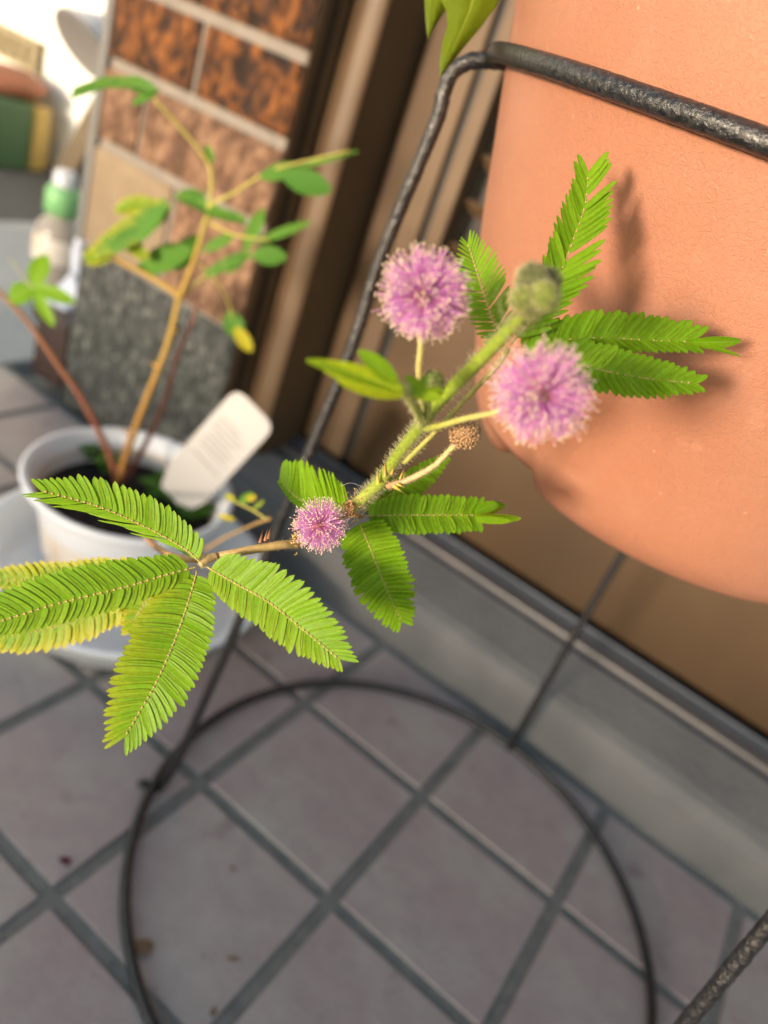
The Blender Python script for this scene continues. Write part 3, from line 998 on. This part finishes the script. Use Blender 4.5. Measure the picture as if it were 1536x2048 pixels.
# --- main stem, from the white pot to the bud cluster
stem_part(mim, 'old_stem', [(246, 985, .845), (262, 1020, .70), (286, 1064, .55), (318, 1098, .36), (372, 1118, .285), (430, 1112, .268), (500, 1100, .267), (560, 1090, .270), (600, 1084, .276), (650, 1055, .279), (700, 1022, .266)],
          [9, 10, 11, 12, 13, 14, 17, 18, 18, 20, 22], [RB, RB, TAN, (.52, .36, .14), (.56, .42, .16), (.50, .44, .12)], nh=900, hl=.0011, hc=(.72, .52, .26), seed=3)
stem_part(mim, 'stem', [(698, 1022, .266), (730, 992, .262), (762, 962, .257), (790, 918, .250), (815, 885, .242), (842, 850, .234), (850, 836, .230)],
          [24, 24, 25, 24, 24, 25, 24], [(.46, .44, .10), G2, G1, G1, G1, (.42, .46, .07)], nh=1500, hl=.0022, seed=4)
stem_part(mim, 'stem', [(846, 842, .231), (880, 800, .222), (925, 755, .213), (970, 710, .204), (1010, 668, .197), (1040, 636, .191), (1062, 600, .187)],
          [24, 27, 28, 28, 28, 26, 22], [G1, (.27, .38, .035), (.26, .36, .035), (.26, .36, .04), (.26, .33, .05)], nh=900, hl=.0021, seed=5)

# bracts
br = MB(); rnd = random.Random(9)
for (x, y, t, dx, dy, w) in ((770, 952, .252, 0, -34, 9), (756, 966, .253, -2, -30, 9), (783, 948, .250, 6, -18, 8), (788, 972, .252, 22, 16, 10), (795, 968, .250, 16, 8, 8), (800, 958, .250, 10, -26, 6), (806, 962, .251, 4, -22, 5)):
    p = pt(x, y, t); q = pt(x + dx, y + dy, t - .002)
    br.cone(p, q, w / 2 * t / FPX, n=5, col=(.55, .34, .09) if y < 965 else (.55, .45, .08))
br.build('bract', M['stem'], mim)
cb = MB()
for i in range(170):
    a = rnd.uniform(0, 6.28); r = abs(rnd.gauss(0, 9)); x, y = 700 + r * math.cos(a) * 1.1, 1016 + r * math.sin(a) * 1.5
    p = pt(x, y, .262 + rnd.uniform(-.004, .003))
    d = Vector((rnd.gauss(0, 1), rnd.gauss(0, 1), rnd.gauss(0, 1))).normalized()
    cb.cone(p, p + d * rnd.uniform(.0008, .0020), .0003, n=4, col=(rnd.uniform(.4, .62), rnd.uniform(.24, .36), .14))
for i in range(36):
    a = rnd.uniform(0, 6.28); x, y = 592 + rnd.gauss(0, 3), 1072 + rnd.gauss(0, 18)
    p = pt(x, y, .268 + rnd.uniform(-.002, .002)); d = Vector((rnd.gauss(0, 1), rnd.gauss(0, 1), rnd.gauss(0, 1))).normalized()
    cb.cone(p, p + d * .0016, .00045, n=4, col=(.55, .36, .12))
for (x, y) in ((536, 1078), (530, 1082), (520, 1086)):
    p = pt(x, y, .268); cb.cone(p, pt(x + 6, y - 28, .268), .0007, n=5, col=(.42, .20, .10))
cb.build('dry_bract', M['stem'], mim)

# --- flowers
f1 = flower(mim, 850, 590, .200, 95, 1250, 11, anr=.00023)
f2 = flower(mim, 1085, 788, .192, 105, 1250, 12, anr=.00023)
f3 = flower(mim, 640, 1050, .258, 57, 760, 13, anr=.0002, fr=.00009)
stem_part(mim, 'flower_stalk', [(850, 852, .232), (843, 800, .222), (838, 745, .212), (842, 690, .206), (846, 640, .202), (850, 600, .200)], [12, 12, 13, 13, 13, 11], [G2, (.60, .52, .18), (.62, .54, .2), (.58, .48, .2)], nh=260, hl=.0008, seed=6)
stem_part(mim, 'flower_stalk', [(850, 858, .232), (885, 850, .223), (935, 836, .213), (990, 825, .204), (1040, 806, .197), (1075, 792, .193)], [14, 13, 12, 12, 12, 10], [G2, (.55, .52, .14), (.62, .50, .2), (.65, .45, .3)], nh=260, hl=.0008, seed=7)
stem_part(mim, 'flower_stalk', [(650, 1066, .270), (645, 1060, .265), (641, 1053, .260)], [10, 10, 9], [G2, TAN], nh=0)
# withered head
stem_part(mim, 'flower_stalk', [(776, 972, .256), (800, 966, .252), (835, 951, .248), (870, 930, .244), (897, 903, .240), (920, 880, .238)], [13, 13, 12, 11, 11, 10], [(.55, .28, .16), (.62, .44, .24), (.66, .50, .26), (.60, .50, .18)], nh=520, hl=.0010, seed=8, hc=(.75, .62, .38))
wh = MB(); c = pt(930, 866, .236); Rr = 31 * .236 / FPX; rnd = random.Random(5)
wh.ball(c, Rr * .9, 24, 16, col=(.34, .19, .09), bump=.2, bf=5)
for i in range(700):
    z = 1 - 2 * (i + .5) / 700; a = i * 2.399963
    d = Vector((math.sqrt(1 - z * z) * math.cos(a), math.sqrt(1 - z * z) * math.sin(a), z))
    d = (d + Vector((rnd.gauss(0, .05), rnd.gauss(0, .05), rnd.gauss(0, .05)))).normalized()
    v = rnd.uniform(.55, 1.15)
    wh.ball(c + d * Rr * rnd.uniform(.86, 1.06), Rr * rnd.uniform(.05, .085), 5, 4, col=(.56 * v, .36 * v, .19 * v))
o = wh.build('withered_flower', M['bud'], mim); o['label'] = 'dry brown withered flower ball'

# --- buds
def bud(cx, cy, t, rpx, col, seed, nb=170, spike=.35):
    b_ = MB(); c = pt(cx, cy, t); Rr = rpx * t / FPX; rnd = random.Random(seed)
    b_.ball(c, Rr * .86, 24, 16, col=tuple(x * .6 for x in col))
    for i in range(nb):
        z = 1 - 2 * (i + .5) / nb; a = i * 2.399963
        d = Vector((math.sqrt(1 - z * z) * math.cos(a), math.sqrt(1 - z * z) * math.sin(a), z))
        v = rnd.uniform(.5, 1.4)
        b_.ball(c + d * Rr * rnd.uniform(.86, .95), Rr * .10, 6, 5, col=(col[0] * v, col[1] * v, col[2] * v))
        for _k in range(2):
            e = (d + Vector((rnd.gauss(0, .3), rnd.gauss(0, .3), rnd.gauss(0, .3)))).normalized()
            b_.cone(c + d * Rr * .9, c + d * Rr * .9 + e * Rr * (spike + .18 * rnd.random()), Rr * .018, n=3, col=(.55, .50, .28))
    return b_.build('flower_bud', M['bud'], mim)
bud(1064, 560, .186, 33, (.12, .15, .05), 1, nb=300)
bud(1088, 592, .183, 31, (.22, .28, .05), 2, nb=300)
bud(1047, 598, .184, 28, (.23, .28, .06), 3, nb=300)
bud(1066, 618, .186, 22, (.20, .25, .05), 6)
bud(1100, 560, .190, 24, (.15, .19, .05), 4)
bud(866, 762, .216, 22, (.20, .26, .06), 5, nb=160, spike=.3)
ub = MB(); rnd = random.Random(77)
for i in range(120):
    x, y = 1040 + rnd.gauss(0, 28), 622 + rnd.gauss(0, 22)
    p = pt(x, y, .188 + rnd.uniform(-.004, .004)); d = (pt(1110, 520, .186) - pt(1030, 650, .19)).normalized() + Vector((rnd.gauss(0, .5), rnd.gauss(0, .5), rnd.gauss(0, .5)))
    ub.prism([p, p + d * .0015, p + d * .0030], .00009, .00003, col=(.55, .50, .28))
ub.build('hair', M['hair'], mim)

# --- leaves
def leaf(ctrl, rp, cols, nh, seed, hl=.0011):
    e = empty('leaf', pt(*ctrl[-1]), mim)
    if len(ctrl) > 1:
        o_, P, R = stem_part(e, 'petiole', ctrl, rp, cols, nh=nh, seed=seed, hl=hl)
    return e

# front leaf at lower left, in focus
LA = leaf([(432, 1112, .266), (415, 1120, .264), (400, 1130, .262)], [15, 14, 13], [TAN, (.60, .42, .18)], 160, 21)
LA['label'] = 'sharp bright green leaf of four feathers at lower left'
pinna(LA, [(404, 1128, .262), (370, 1098, .262), (300, 1058, .260), (200, 1014, .256), (86, 982, .252)], 92, 68, n=27, angl=24, angr=66, tipang=30, dihl=-25, dihr=12, twist=0, widl=.42, basew=.62, tipw=.5, seed=1, wid=1.0)
pinna(LA, [(392, 1134, .262), (330, 1150, .258), (250, 1174, .254), (120, 1206, .249), (-10, 1246, .244), (-70, 1268, .242)], 50, 78, n=33, angl=62, angr=60, tipang=36, dihl=10, dihr=8, basew=.55, tipw=.7, seed=2, yl=.25)
pinna(LA, [(394, 1142, .262), (378, 1200, .258), (350, 1280, .254), (310, 1370, .250), (252, 1470, .247)], 76, 92, n=31, angl=78, angr=80, tipang=30, dihl=6, dihr=10, yr=.75, yl=.05, basew=.5, tipw=.55, seed=3)
pinna(LA, [(414, 1134, .262), (470, 1166, .258), (540, 1206, .254), (610, 1262, .251), (676, 1316, .249)], 80, 60, n=32, angl=70, angr=70, tipang=30, dihl=8, dihr=8, yr=.28, basew=.6, tipw=.55, seed=4)

# yellowing leaf behind it
LB = leaf([(372, 1118, .285), (350, 1130, .300), (335, 1140, .312)], [12, 11, 10], [TAN, RB], 0, 22)
LB['label'] = 'blurred leaf with yellowed edges behind the front leaf'
pinna(LB, [(330, 1138, .312), (230, 1150, .316), (110, 1158, .318), (-50, 1160, .318)], 30, 42, n=26, yl=.9, yr=.8, m='leaf_back', seed=5, hires=False)
pinna(LB, [(326, 1148, .312), (240, 1200, .316), (120, 1250, .318), (20, 1270, .318), (-60, 1280, .318)], 52, 45, n=26, yl=.8, yr=.4, m='leaf_back', seed=6, hires=False)
pinna(LB, [(340, 1150, .312), (310, 1180, .312), (280, 1220, .314), (262, 1262, .316)], 30, 42, n=14, yl=.4, yr=.8, m='leaf_back', seed=7, hires=False)
pinna(LB, [(350, 1135, .305), (300, 1160, .308), (262, 1190, .31), (222, 1222, .312)], 16, 18, n=12, yl=.95, yr=.95, m='leaf_back', seed=8, hires=False)

# middle leaf
LC = leaf([(702, 1024, .267), (715, 1030, .272), (722, 1034, .277)], [12, 10, 9], [RB, (.35, .18, .07)], 30, 23)
LC['label'] = 'green leaf spreading behind the small pink flower'
pinna(LC, [(716, 1040, .278), (742, 1100, .284), (770, 1170, .290), (802, 1240, .296)], 62, 66, n=24, angl=82, angr=76, tipang=34, dihl=6, dihr=6, basew=.75, tipw=.5, seed=9, rr=.0003)
pinna(LC, [(730, 1032, .280), (800, 1030, .286), (880, 1030, .292), (950, 1030, .298)], 44, 42, n=19, angl=80, angr=74, tipang=62, dihl=10, dihr=10, basew=.6, tipw=1.0, seed=10, rr=.0003)
pinna(LC, [(706, 1030, .282), (672, 1022, .292), (628, 1012, .300), (590, 992, .308), (562, 962, .312)], 20, 92, n=26, angl=60, angr=64, tipang=50, dihl=14, dihr=14, basew=.62, tipw=.5, seed=11, rr=.0003, wid=1.2)
pinna(LC, [(726, 1026, .284), (780, 990, .294), (840, 950, .304), (890, 915, .312)], 30, 42, n=16, angl=60, angr=60, tipang=30, dihl=20, dihr=10, basew=.8, tipw=.4, seed=12, rr=.0003)
cl_ = MB()
for (a, b_, w, cc) in (((950, 1030, .298), (1008, 1004, .302), 32, .0), ((950, 1031, .296), (1045, 1036, .298), 20, .45)):
    p, q = pt(*a), pt(*b_); d = (q - p); L = d.length; d.normalize(); nn = (-VIEW - d * (-VIEW).dot(d)).normalized(); nn = (Matrix.Rotation(D2R(35 if cc else -40), 3, d) @ nn)
    for s_ in range(4):
        leaflet(cl_, p + nn * .0006 * s_, d, d.cross(nn), nn, L * (1 - .08 * s_), w * .298 / FPX, .05, cc * .4, .2 + .5 * (cc > 0))
cl_.build('folded_leaflets', M['leaf'], LC)

# upper right leaf against the pot
LD = leaf([(808, 926, .244), (850, 884, .238), (900, 832, .236), (950, 778, .234), (990, 738, .232), (1010, 708, .232), (1016, 696, .232)], [10, 10, 10, 10, 10, 10, 9], [G3, (.46, .44, .10), (.44, .40, .10), (.40, .28, .08)], 420, 24, hl=.0013)
LD['label'] = 'green leaf of four feathers spread against the terracotta pot'
pinna(LD, [(1006, 692, .233), (985, 640, .235), (962, 570, .238), (936, 488, .241)], 50, 66, n=24, angl=80, angr=58, tipang=26, dihl=14, dihr=20, basew=.7, tipw=.5, seed=13, rr=.0003, wid=.62)
pinna(LD, [(1020, 690, .234), (1070, 630, .238), (1116, 556, .243), (1150, 470, .249), (1170, 410, .253), (1176, 350, .256)], 84, 104, n=23, angl=40, angr=38, tipang=30, dihl=16, dihr=24, basew=.6, tipw=.7, seed=14, rr=.0003, wid=.85, gaps=((19, 1), (23, -1), (11, 1)))
pinna(LD, [(1030, 696, .236), (1110, 682, .240), (1200, 676, .244), (1290, 680, .248), (1376, 684, .251)], 68, 48, n=22, angl=56, angr=50, tipang=36, dihl=10, dihr=30, basew=.35, tipw=.95, seed=15, rr=.0003, wid=1.05)
pinna(LD, [(1034, 702, .233), (1130, 722, .235), (1220, 744, .238), (1300, 758, .241), (1384, 766, .244)], 62, 58, n=23, angl=60, angr=56, tipang=24, dihl=12, dihr=14, basew=.6, tipw=.7, seed=17, rr=.0003, wid=1.05)

# young folded leaf, out of focus near the lens
LE = leaf([(848, 848, .232), (835, 822, .212), (818, 795, .192), (800, 772, .180)], [17, 18, 18, 17], [G1, G2, (.50, .55, .10)], 260, 25, hl=.0014)
LE['label'] = 'young folded lime leaf out of focus near the lens'
YOUNG = [(LE, (806, 782, .180), (622, 710, .169), 40, 30, .7, .9), (LE, (805, 778, .179), (636, 730, .171), 46, -25, 1.0, .9), (LE, (808, 790, .181), (680, 756, .174), 44, 10, 1.2, .9), (LE, (796, 768, .178), (722, 700, .173), 40, 20, .2, .6)]
LF = leaf([(850, 850, .232), (856, 820, .215), (852, 796, .200), (842, 782, .192)], [13, 14, 14, 13], [G1, G2, (.55, .58, .10)], 160, 26, hl=.0012)
LF['label'] = 'tiny young lime leaf beside the upper flower stalk'
YOUNG += [(LF, (884, 798, .188), (812, 778, .188), 30, 20, .6, .9), (LF, (860, 792, .189), (808, 752, .190), 26, -20, .3, .5), (LF, (836, 786, .189), (890, 786, .190), 26, 30, .6, .9), (LF, (838, 786, .190), (852, 748, .192), 22, -35, .2, .3)]
# a single long white hair
hb = MB(); P_, R_ = spline([pt(682, 972, .262), (pt(700, 966, .262)), pt(716, 970, .262), pt(730, 976, .260)], .00004, 8)
hb.tube(P_, .00004, n=4, sub=1, col=(.8, .8, .8)); hb.build('hair', M['hair'], mim)


def blade(parent, a, b_, wpx, m='leaf_far', y=0.0, roll=0, rnd=.3):
    mb = MB(); p, q = pt(*a), pt(*b_); d = q - p; L = d.length; d.normalize()
    nn = (-VIEW - d * (-VIEW).dot(d)).normalized(); nn = Matrix.Rotation(D2R(roll), 3, d) @ nn
    e = d.cross(nn)
    us = [i / 10 for i in range(11)]; cs = (-1, -.5, 0, .5, 1); vs = []; cl = []
    for u in us:
        w = math.sin(math.pi * (u * .96 + .02)) ** .62
        for c in cs:
            vs.append(p + d * (L * u) + e * (wpx * a[2] / FPX / 2 * w * c) + nn * (abs(c) * w * wpx * a[2] / FPX * .08 - L * .10 * u * u)); cl.append((y, abs(c) * .8, rnd))
    fs = [(i * 5 + j, i * 5 + j + 1, i * 5 + j + 6, i * 5 + j + 5) for i in range(10) for j in range(4)]
    mb.add(vs, fs, cl)
    return mb.build('leaf_blade', M[m], parent)
for (par_, a_, b__, w__, roll_, y__, r__) in YOUNG: blade(par_, a_, b__, w__, 'leaf', y__ * .6, roll_, r__)
blade(LD, (1374, 684, .251), (1486, 688, .2525), 30, 'leaf', 0, 45, .1)
blade(LD, (1374, 686, .2505), (1488, 704, .252), 18, 'leaf', .1, -40, .9)
# ------------------------------------------------------------------ seedlings in the white pot
sd_ = empty('mimosa_seedling', pt(238, 965, .861))
tag(sd_, 'tall thin mimosa seedling with yellow brown stem standing in the white pot', 'mimosa')
def tz(z, x=-.5, y=.53):    # depth of a point at height z above the white pot
    return CAMR[2][0] * x + CAMR[2][1] * y + CAMR[2][2] * (z - CH)
YB, YG = (.50, .33, .07), (.50, .46, .10)
stem_part(sd_, 'stem', [(236, 968, .855), (262, 880, .82), (300, 780, .79), (335, 690, .765), (358, 600, .74), (385, 530, .72), (406, 460, .70), (420, 400, .685), (418, 330, .672), (360, 255, .655), (308, 198, .64)], [17, 15, 13, 12, 11, 10, 9, 8, 7, 6, 6], [(.40, .18, .06), (.48, .26, .06), YB, YB, YG, YG, (.46, .42, .10)], sub=6)
stem_part(sd_, 'branch', [(358, 600, .74), (350, 585, .736), (300, 553, .73), (245, 525, .725), (205, 505, .72)], [14, 12, 10, 9, 7], [YB, YB], sub=6)
stem_part(sd_, 'branch', [(420, 410, .687), (470, 385, .68), (520, 352, .675), (560, 335, .67), (700, 302, .65)], [7, 6, 6, 5, 4], [YG, YG], sub=6)
stem_part(sd_, 'branch', [(410, 440, .70), (470, 470, .69), (540, 480, .685)], [6, 5, 4], [YG], sub=6)
stem_part(sd_, 'branch', [(362, 590, .74), (400, 560, .735), (440, 530, .73), (500, 500, .725)], [5, 5, 4, 3], [YG], sub=6)
for i_, (x, y, t) in enumerate(((262, 870, .815), (300, 778, .785), (318, 735, .776), (345, 665, .757))):
    nb_ = MB()
    p = pt(x, y, t); nb_.cone(p, pt(x + (22 if i_ % 2 else -20), y - 12, t), .0028, n=5, col=(.50, .28, .06)); nb_.build('node', M['stem'], sd_)
pinna(sd_, [(318, 186, .64), (270, 172, .64), (215, 170, .64), (152, 188, .64)], 17, 20, n=14, m='leaf_far', hires=False, angl=30, angr=34, dihl=25, dihr=25, wid=2.0, seed=31, basew=.9)
blade(sd_, (320, 180, .64), (262, 205, .64), 26, roll=20)
blade(sd_, (312, 178, .638), (240, 160, .64), 30, roll=-20)
pinna(sd_, [(345, 405, .70), (300, 440, .705), (255, 470, .71), (196, 505, .72)], 34, 40, n=15, m='leaf_far', hires=False, yr=.9, yl=.55, angl=52, angr=52, wid=1.5, seed=32)
blade(sd_, (330, 415, .695), (268, 480, .70), 40, roll=15)
blade(sd_, (290, 455, .705), (215, 500, .71), 34, roll=-15)
pinna(sd_, [(350, 392, .69), (390, 405, .69), (430, 425, .688), (485, 440, .686)], 18, 22, n=12, m='leaf_far', hires=False, angl=40, angr=40, dihl=25, dihr=30, wid=1.8, seed=33)
blade(sd_, (350, 395, .69), (410, 390, .69), 30)
pinna(sd_, [(232, 498, .722), (215, 505, .722), (190, 512, .722), (178, 516, .722)], 26, 26, n=7, m='leaf_back', hires=False, yr=1.0, yl=1.0, angl=60, angr=60, wid=1.2, seed=41)
pinna(sd_, [(318, 410, .71), (285, 408, .712), (255, 412, .714), (238, 420, .715)], 24, 22, n=9, m='leaf_back', hires=False, yr=1.0, yl=1.0, angl=60, angr=55, wid=1.2, seed=42)
pinna(sd_, [(235, 470, .718), (255, 485, .718), (275, 500, .718), (288, 512, .718)], 22, 20, n=7, m='leaf_back', hires=False, yr=1.0, yl=1.0, angl=50, angr=50, wid=1.2, seed=43)
pinna(sd_, [(505, 505, .70), (470, 520, .70), (440, 535, .702), (415, 548, .704)], 16, 14, n=10, m='leaf_far', hires=False, angl=50, angr=50, wid=1.6, seed=44)
stem_part(sd_, 'branch', [(392, 520, .722), (430, 560, .73), (455, 600, .745), (465, 640, .757)], [4, 4, 3, 3], [YG], sub=6)
blade(sd_, (566, 350, .668), (660, 378, .665), 52, rnd=.1)
blade(sd_, (520, 356, .672), (600, 330, .668), 34, rnd=.5)
blade(sd_, (600, 335, .665), (712, 298, .65), 12, rnd=.9)
blade(sd_, (505, 510, .69), (572, 512, .688), 40)
blade(sd_, (515, 485, .69), (620, 440, .685), 20, rnd=.7)
blade(sd_, (490, 500, .69), (525, 415, .685), 30, rnd=.7)
blade(sd_, (500, 500, .70), (455, 545, .70), 20, rnd=.6)
blade(sd_, (385, 500, .725), (270, 535, .73), 60, rnd=.5, roll=10)
blade(sd_, (345, 540, .73), (400, 470, .73), 46, rnd=.6, roll=10)
blade(sd_, (470, 470, .70), (405, 500, .70), 24, rnd=.6)
blade(sd_, (455, 625, .76), (480, 675, .76), 40, rnd=.2)
blade(sd_, (470, 655, .758), (502, 702, .758), 28, y=.8)
blade(sd_, (425, 325, .672), (412, 288, .668), 16, rnd=.9)

sd2 = empty('mimosa_seedling', pt(236, 975, .861))
tag(sd2, 'reddish stemmed seedling leaning left out of the white pot with four small leaves', 'mimosa')
stem_part(sd2, 'stem', [(236, 972, .858), (215, 900, .835), (165, 800, .80), (120, 735, .78), (60, 650, .755), (0, 585, .735), (-60, 540, .72)], [15, 13, 12, 11, 10, 9, 9], [(.34, .12, .07), (.36, .13, .08), (.42, .20, .10), (.45, .28, .14)], sub=6)
stem_part(sd2, 'branch', [(118, 640, .742), (90, 605, .74), (60, 570, .738), (20, 520, .73)], [4, 5, 5, 4], [(.40, .38, .22)], sub=6)
blade(sd2, (66, 572, .738), (90, 508, .735), 44, 'leaf', y=.05, rnd=.5)
blade(sd2, (64, 574, .738), (18, 600, .735), 46, 'leaf', rnd=.4)
blade(sd2, (68, 572, .737), (146, 602, .735), 30, 'leaf', rnd=.7)
blade(sd2, (66, 574, .738), (104, 650, .735), 26, 'leaf', rnd=.8)

sd3 = empty('mimosa_seedling', pt(246, 970, .861))
tag(sd3, 'dark red bare seedling stem right of the yellow stem in the white pot', 'mimosa')
stem_part(sd3, 'stem', [(246, 968, .858), (290, 890, .84), (330, 800, .815), (352, 720, .79), (385, 640, .765), (398, 585, .75)], [11, 11, 10, 9, 8, 5], [(.24, .08, .06), (.30, .12, .09), (.34, .16, .12)], sub=6)

# dry twig with small yellowish leaves right of the white pot
tw = empty('small_twig_plant', pt(410, 1098, .62))
tag(tw, 'thin brown twig with tiny yellow green leaves right of the white pot', 'plant')
stem_part(tw, 'stem', [(408, 1100, .62), (455, 1073, .56), (500, 1052, .50), (540, 1037, .46)], [7, 6, 6, 8], [TAN, (.45, .28, .10)], sub=5)
stem_part(tw, 'branch', [(535, 1040, .46), (505, 1020, .47), (480, 1008, .48), (462, 1000, .485)], [5, 4, 4, 3], [YG], sub=5)
blade(tw, (478, 1008, .48), (505, 985, .48), 18, rnd=.8)
blade(tw, (492, 1000, .48), (512, 992, .48), 14, y=.9)
blade(tw, (470, 1000, .48), (450, 990, .48), 14, y=.6)
blade(tw, (505, 1020, .47), (528, 1000, .47), 10, y=.3)
blade(tw, (470, 1040, .52), (436, 1030, .52), 12, y=.9)

# clover like weeds on the soil
rnd = random.Random(3)
wl = [((175, 905), 'behind the red stem'), ((205, 935), 'left of the yellow stem'), ((320, 985), 'right of the stems'), ((355, 1010), 'near the front right rim'), ((385, 1030), 'closest to the right rim'), ((235, 890), 'between the stems at the back rim')]
for (px, py), where in wl:
    c = pt(px, py, 1)
    d = c - Vector((0, 0, CH)); tt = (.094 - CH) / d.z; g0 = Vector((0, 0, CH)) + d * tt
    w_ = MB()
    for i in range(16):
        a = rnd.uniform(0, 6.28); r = rnd.uniform(.002, .018)
        p = g0 + Vector((r * math.cos(a), r * math.sin(a), rnd.uniform(.004, .016)))
        w_.prism([g0, (g0 + p) / 2 + Vector((0, 0, .003)), p], .0004, .0003, col=(.1, .0, .5))
        b0 = rnd.uniform(0, 6.28)
        for k_ in range(3):
            th = b0 + k_ * 2.094
            dd_ = Vector((math.cos(th), math.sin(th), .15)).normalized(); nn = Vector((0, 0, 1)); nn = (nn - dd_ * nn.dot(dd_)).normalized()
            leaflet(w_, p, dd_, dd_.cross(nn), nn, .0105, .0105, 0, 0, rnd.random() * .5, False)
    o = w_.build('weed', M['leaf_far']); tag(o, 'small round leaved weed on the soil ' + where, 'weed', 'weeds on the soil of the white pot')

# lobed leaf hanging into view at the top
ll = empty('lobed_leaf_plant', pt(960, -330, .43))
tag(ll, 'deeply lobed green leaf hanging in at the top beside the terracotta pot', 'plant')
def lobed(pts_px, t, m, parent):
    """blade between outline and midrib, slightly dished"""
    mb = MB(); rows_ = []
    for (xl, yl_, xm, ym, xr, yr_) in pts_px:
        for (x, y, g, dz) in ((xl, yl_, 1, .004), (lerp(xl, xm, .5), lerp(yl_, ym, .5), .6, .0015), (lerp(xl, xm, .93), lerp(yl_, ym, .93), .25, 0), (xm, ym, 0, .0006), (lerp(xr, xm, .93), lerp(yr_, ym, .93), .25, 0), (lerp(xr, xm, .5), lerp(yr_, ym, .5), .6, .0015), (xr, yr_, 1, .004)):
            rows_.append(((x, y, t + dz), g))
    vs = [pt(*a) for a, g in rows_]; cl = [(0, g * .8, .3) for a, g in rows_]
    k = 7; n = len(pts_px)
    fs = [(i * k + j, i * k + j + 1, (i + 1) * k + j + 1, (i + 1) * k + j) for i in range(n - 1) for j in range(k - 1)]
    # thickness
    o_ = len(vs); vs2 = [v + VIEW * .0004 for v in vs]
    fs2 = [tuple(o_ + q for q in reversed(f)) for f in fs]
    mb.add(vs + vs2, fs + fs2, cl + cl)
    return mb.build('leaf_lobe', M[m], parent)
lobed([(905, -160, 960, -170, 1010, -160), (888, -80, 965, -90, 1035, -90), (870, -20, 955, -30, 1010, -30), (893, 20, 940, 20, 990, 15), (895, 50, 922, 60, 965, 50), (884, 90, 902, 100, 930, 92), (879, 125, 889, 130, 904, 125), (880, 152, 881, 154, 882, 152)], .335, 'lobed', ll)
lobed([(855, -110, 880, -110, 930, -120), (852, -50, 876, -50, 915, -60), (849, 0, 868, 0, 905, 0), (851, 40, 862, 42, 888, 25), (853, 62, 858, 64, 872, 50), (856, 77, 857, 78, 859, 76)], .338, 'lobed', ll)
stem_part(ll, 'stalk', [(960, -150, .336), (965, -220, .36), (960, -330, .43)], [10, 12, 14], [(.30, .34, .06), (.34, .34, .08)], sub=6)

# fallen bits on the floor
def flat(name, px, py, rpx, m, label, cat, seed, asp=.6, group=None):
    c = pt(px, py, 1); d = c - Vector((0, 0, CH)); tt = (.003 - CH) / d.z; g0 = Vector((0, 0, CH)) + d * tt
    r = rpx * tt / FPX; rnd = random.Random(seed); mb = MB(); n_ = 14; rot = rnd.uniform(0, 3.14)
    vs = [g0 + Vector((0, 0, .0022))]; 
    for ring_ in (.5, 1):
        for i in range(n_):
            a = 2 * math.pi * i / n_; q = r * ring_ * (1 + .35 * noise.noise(Vector((math.cos(a) * 1.5, math.sin(a) * 1.5, seed))))
            x, y = q * math.cos(a), q * asp * math.sin(a)
            vs.append(g0 + Vector((x * math.cos(rot) - y * math.sin(rot), x * math.sin(rot) + y * math.cos(rot), .0003 + .002 * abs(noise.noise(Vector((a * 2, seed, ring_)))))))
    fs = [(0, 1 + i, 1 + (i + 1) % n_) for i in range(n_)] + [(1 + i, 1 + n_ + i, 1 + n_ + (i + 1) % n_, 1 + (i + 1) % n_) for i in range(n_)]
    mb.add(vs, fs); o = mb.build(name, M[m]); tag(o, label, cat, group); return o
flat('fallen_petal', 131, 1722, 13, 'petal', 'dark red petal fallen on the tile at the left', 'petal', 1)
flat('fallen_petal', 488, 1250, 16, 'petal', 'dark red petal fallen beside the iron leg', 'petal', 2, .5)
flat('dry_leaf', 286, 1893, 22, 'dryleaf', 'brown dry leaf lying inside the floor ring at its left side', 'leaf', 3, .7)
flat('dry_leaf', 465, 1918, 12, 'dryleaf', 'tiny dry leaf scrap on the tile left of the bottom centre', 'leaf', 4, .4)
flat('dry_leaf', 426, 2025, 11, 'dryleaf', 'small pale dry scrap at the bottom edge on the joint', 'leaf', 5, .5)
flat('dry_leaf', 465, 1738, 6, 'dryleaf', 'brown speck on the tile in the middle of the floor ring', 'leaf', 6, .8)

# grit and dust caught on the tiles and in the joints
gr = MB(); rnd = random.Random(44)
for i in range(1500):
    x = rnd.uniform(-.75, .5); y = rnd.uniform(.12, .70)
    if rnd.random() < .55:
        if rnd.random() < .5: x = .0605 + .15 * round((x - .0605) / .15) + rnd.gauss(0, .0035)
        else: y = .10 + .15 * round((y - .10) / .15) + rnd.gauss(0, .0035)
    inj = abs(((x - .0605 + .075) % .15) - .075) < .006 or abs(((y - .10 + .075) % .15) - .075) < .006
    if y > .703 or x < -.96: continue
    r = rnd.uniform(.0003, .0010) * (1.3 if inj else 1)
    v = rnd.uniform(.5, 1.2); c0 = rnd.choice([(.32, .28, .24), (.14, .10, .08), (.45, .43, .38), (.10, .10, .09)])
    gr.ball((x, y, (-.0014 if inj else .0012) + r * .5), r, 5, 4, col=tuple(q * v for q in c0), sc=(1, rnd.uniform(.5, 1), .6))
tag(gr.build('grit', attr_mat('floor_grit', rough=.9, namt=.4)), 'fine grit and dust scattered over the floor tiles', None, kind='stuff')
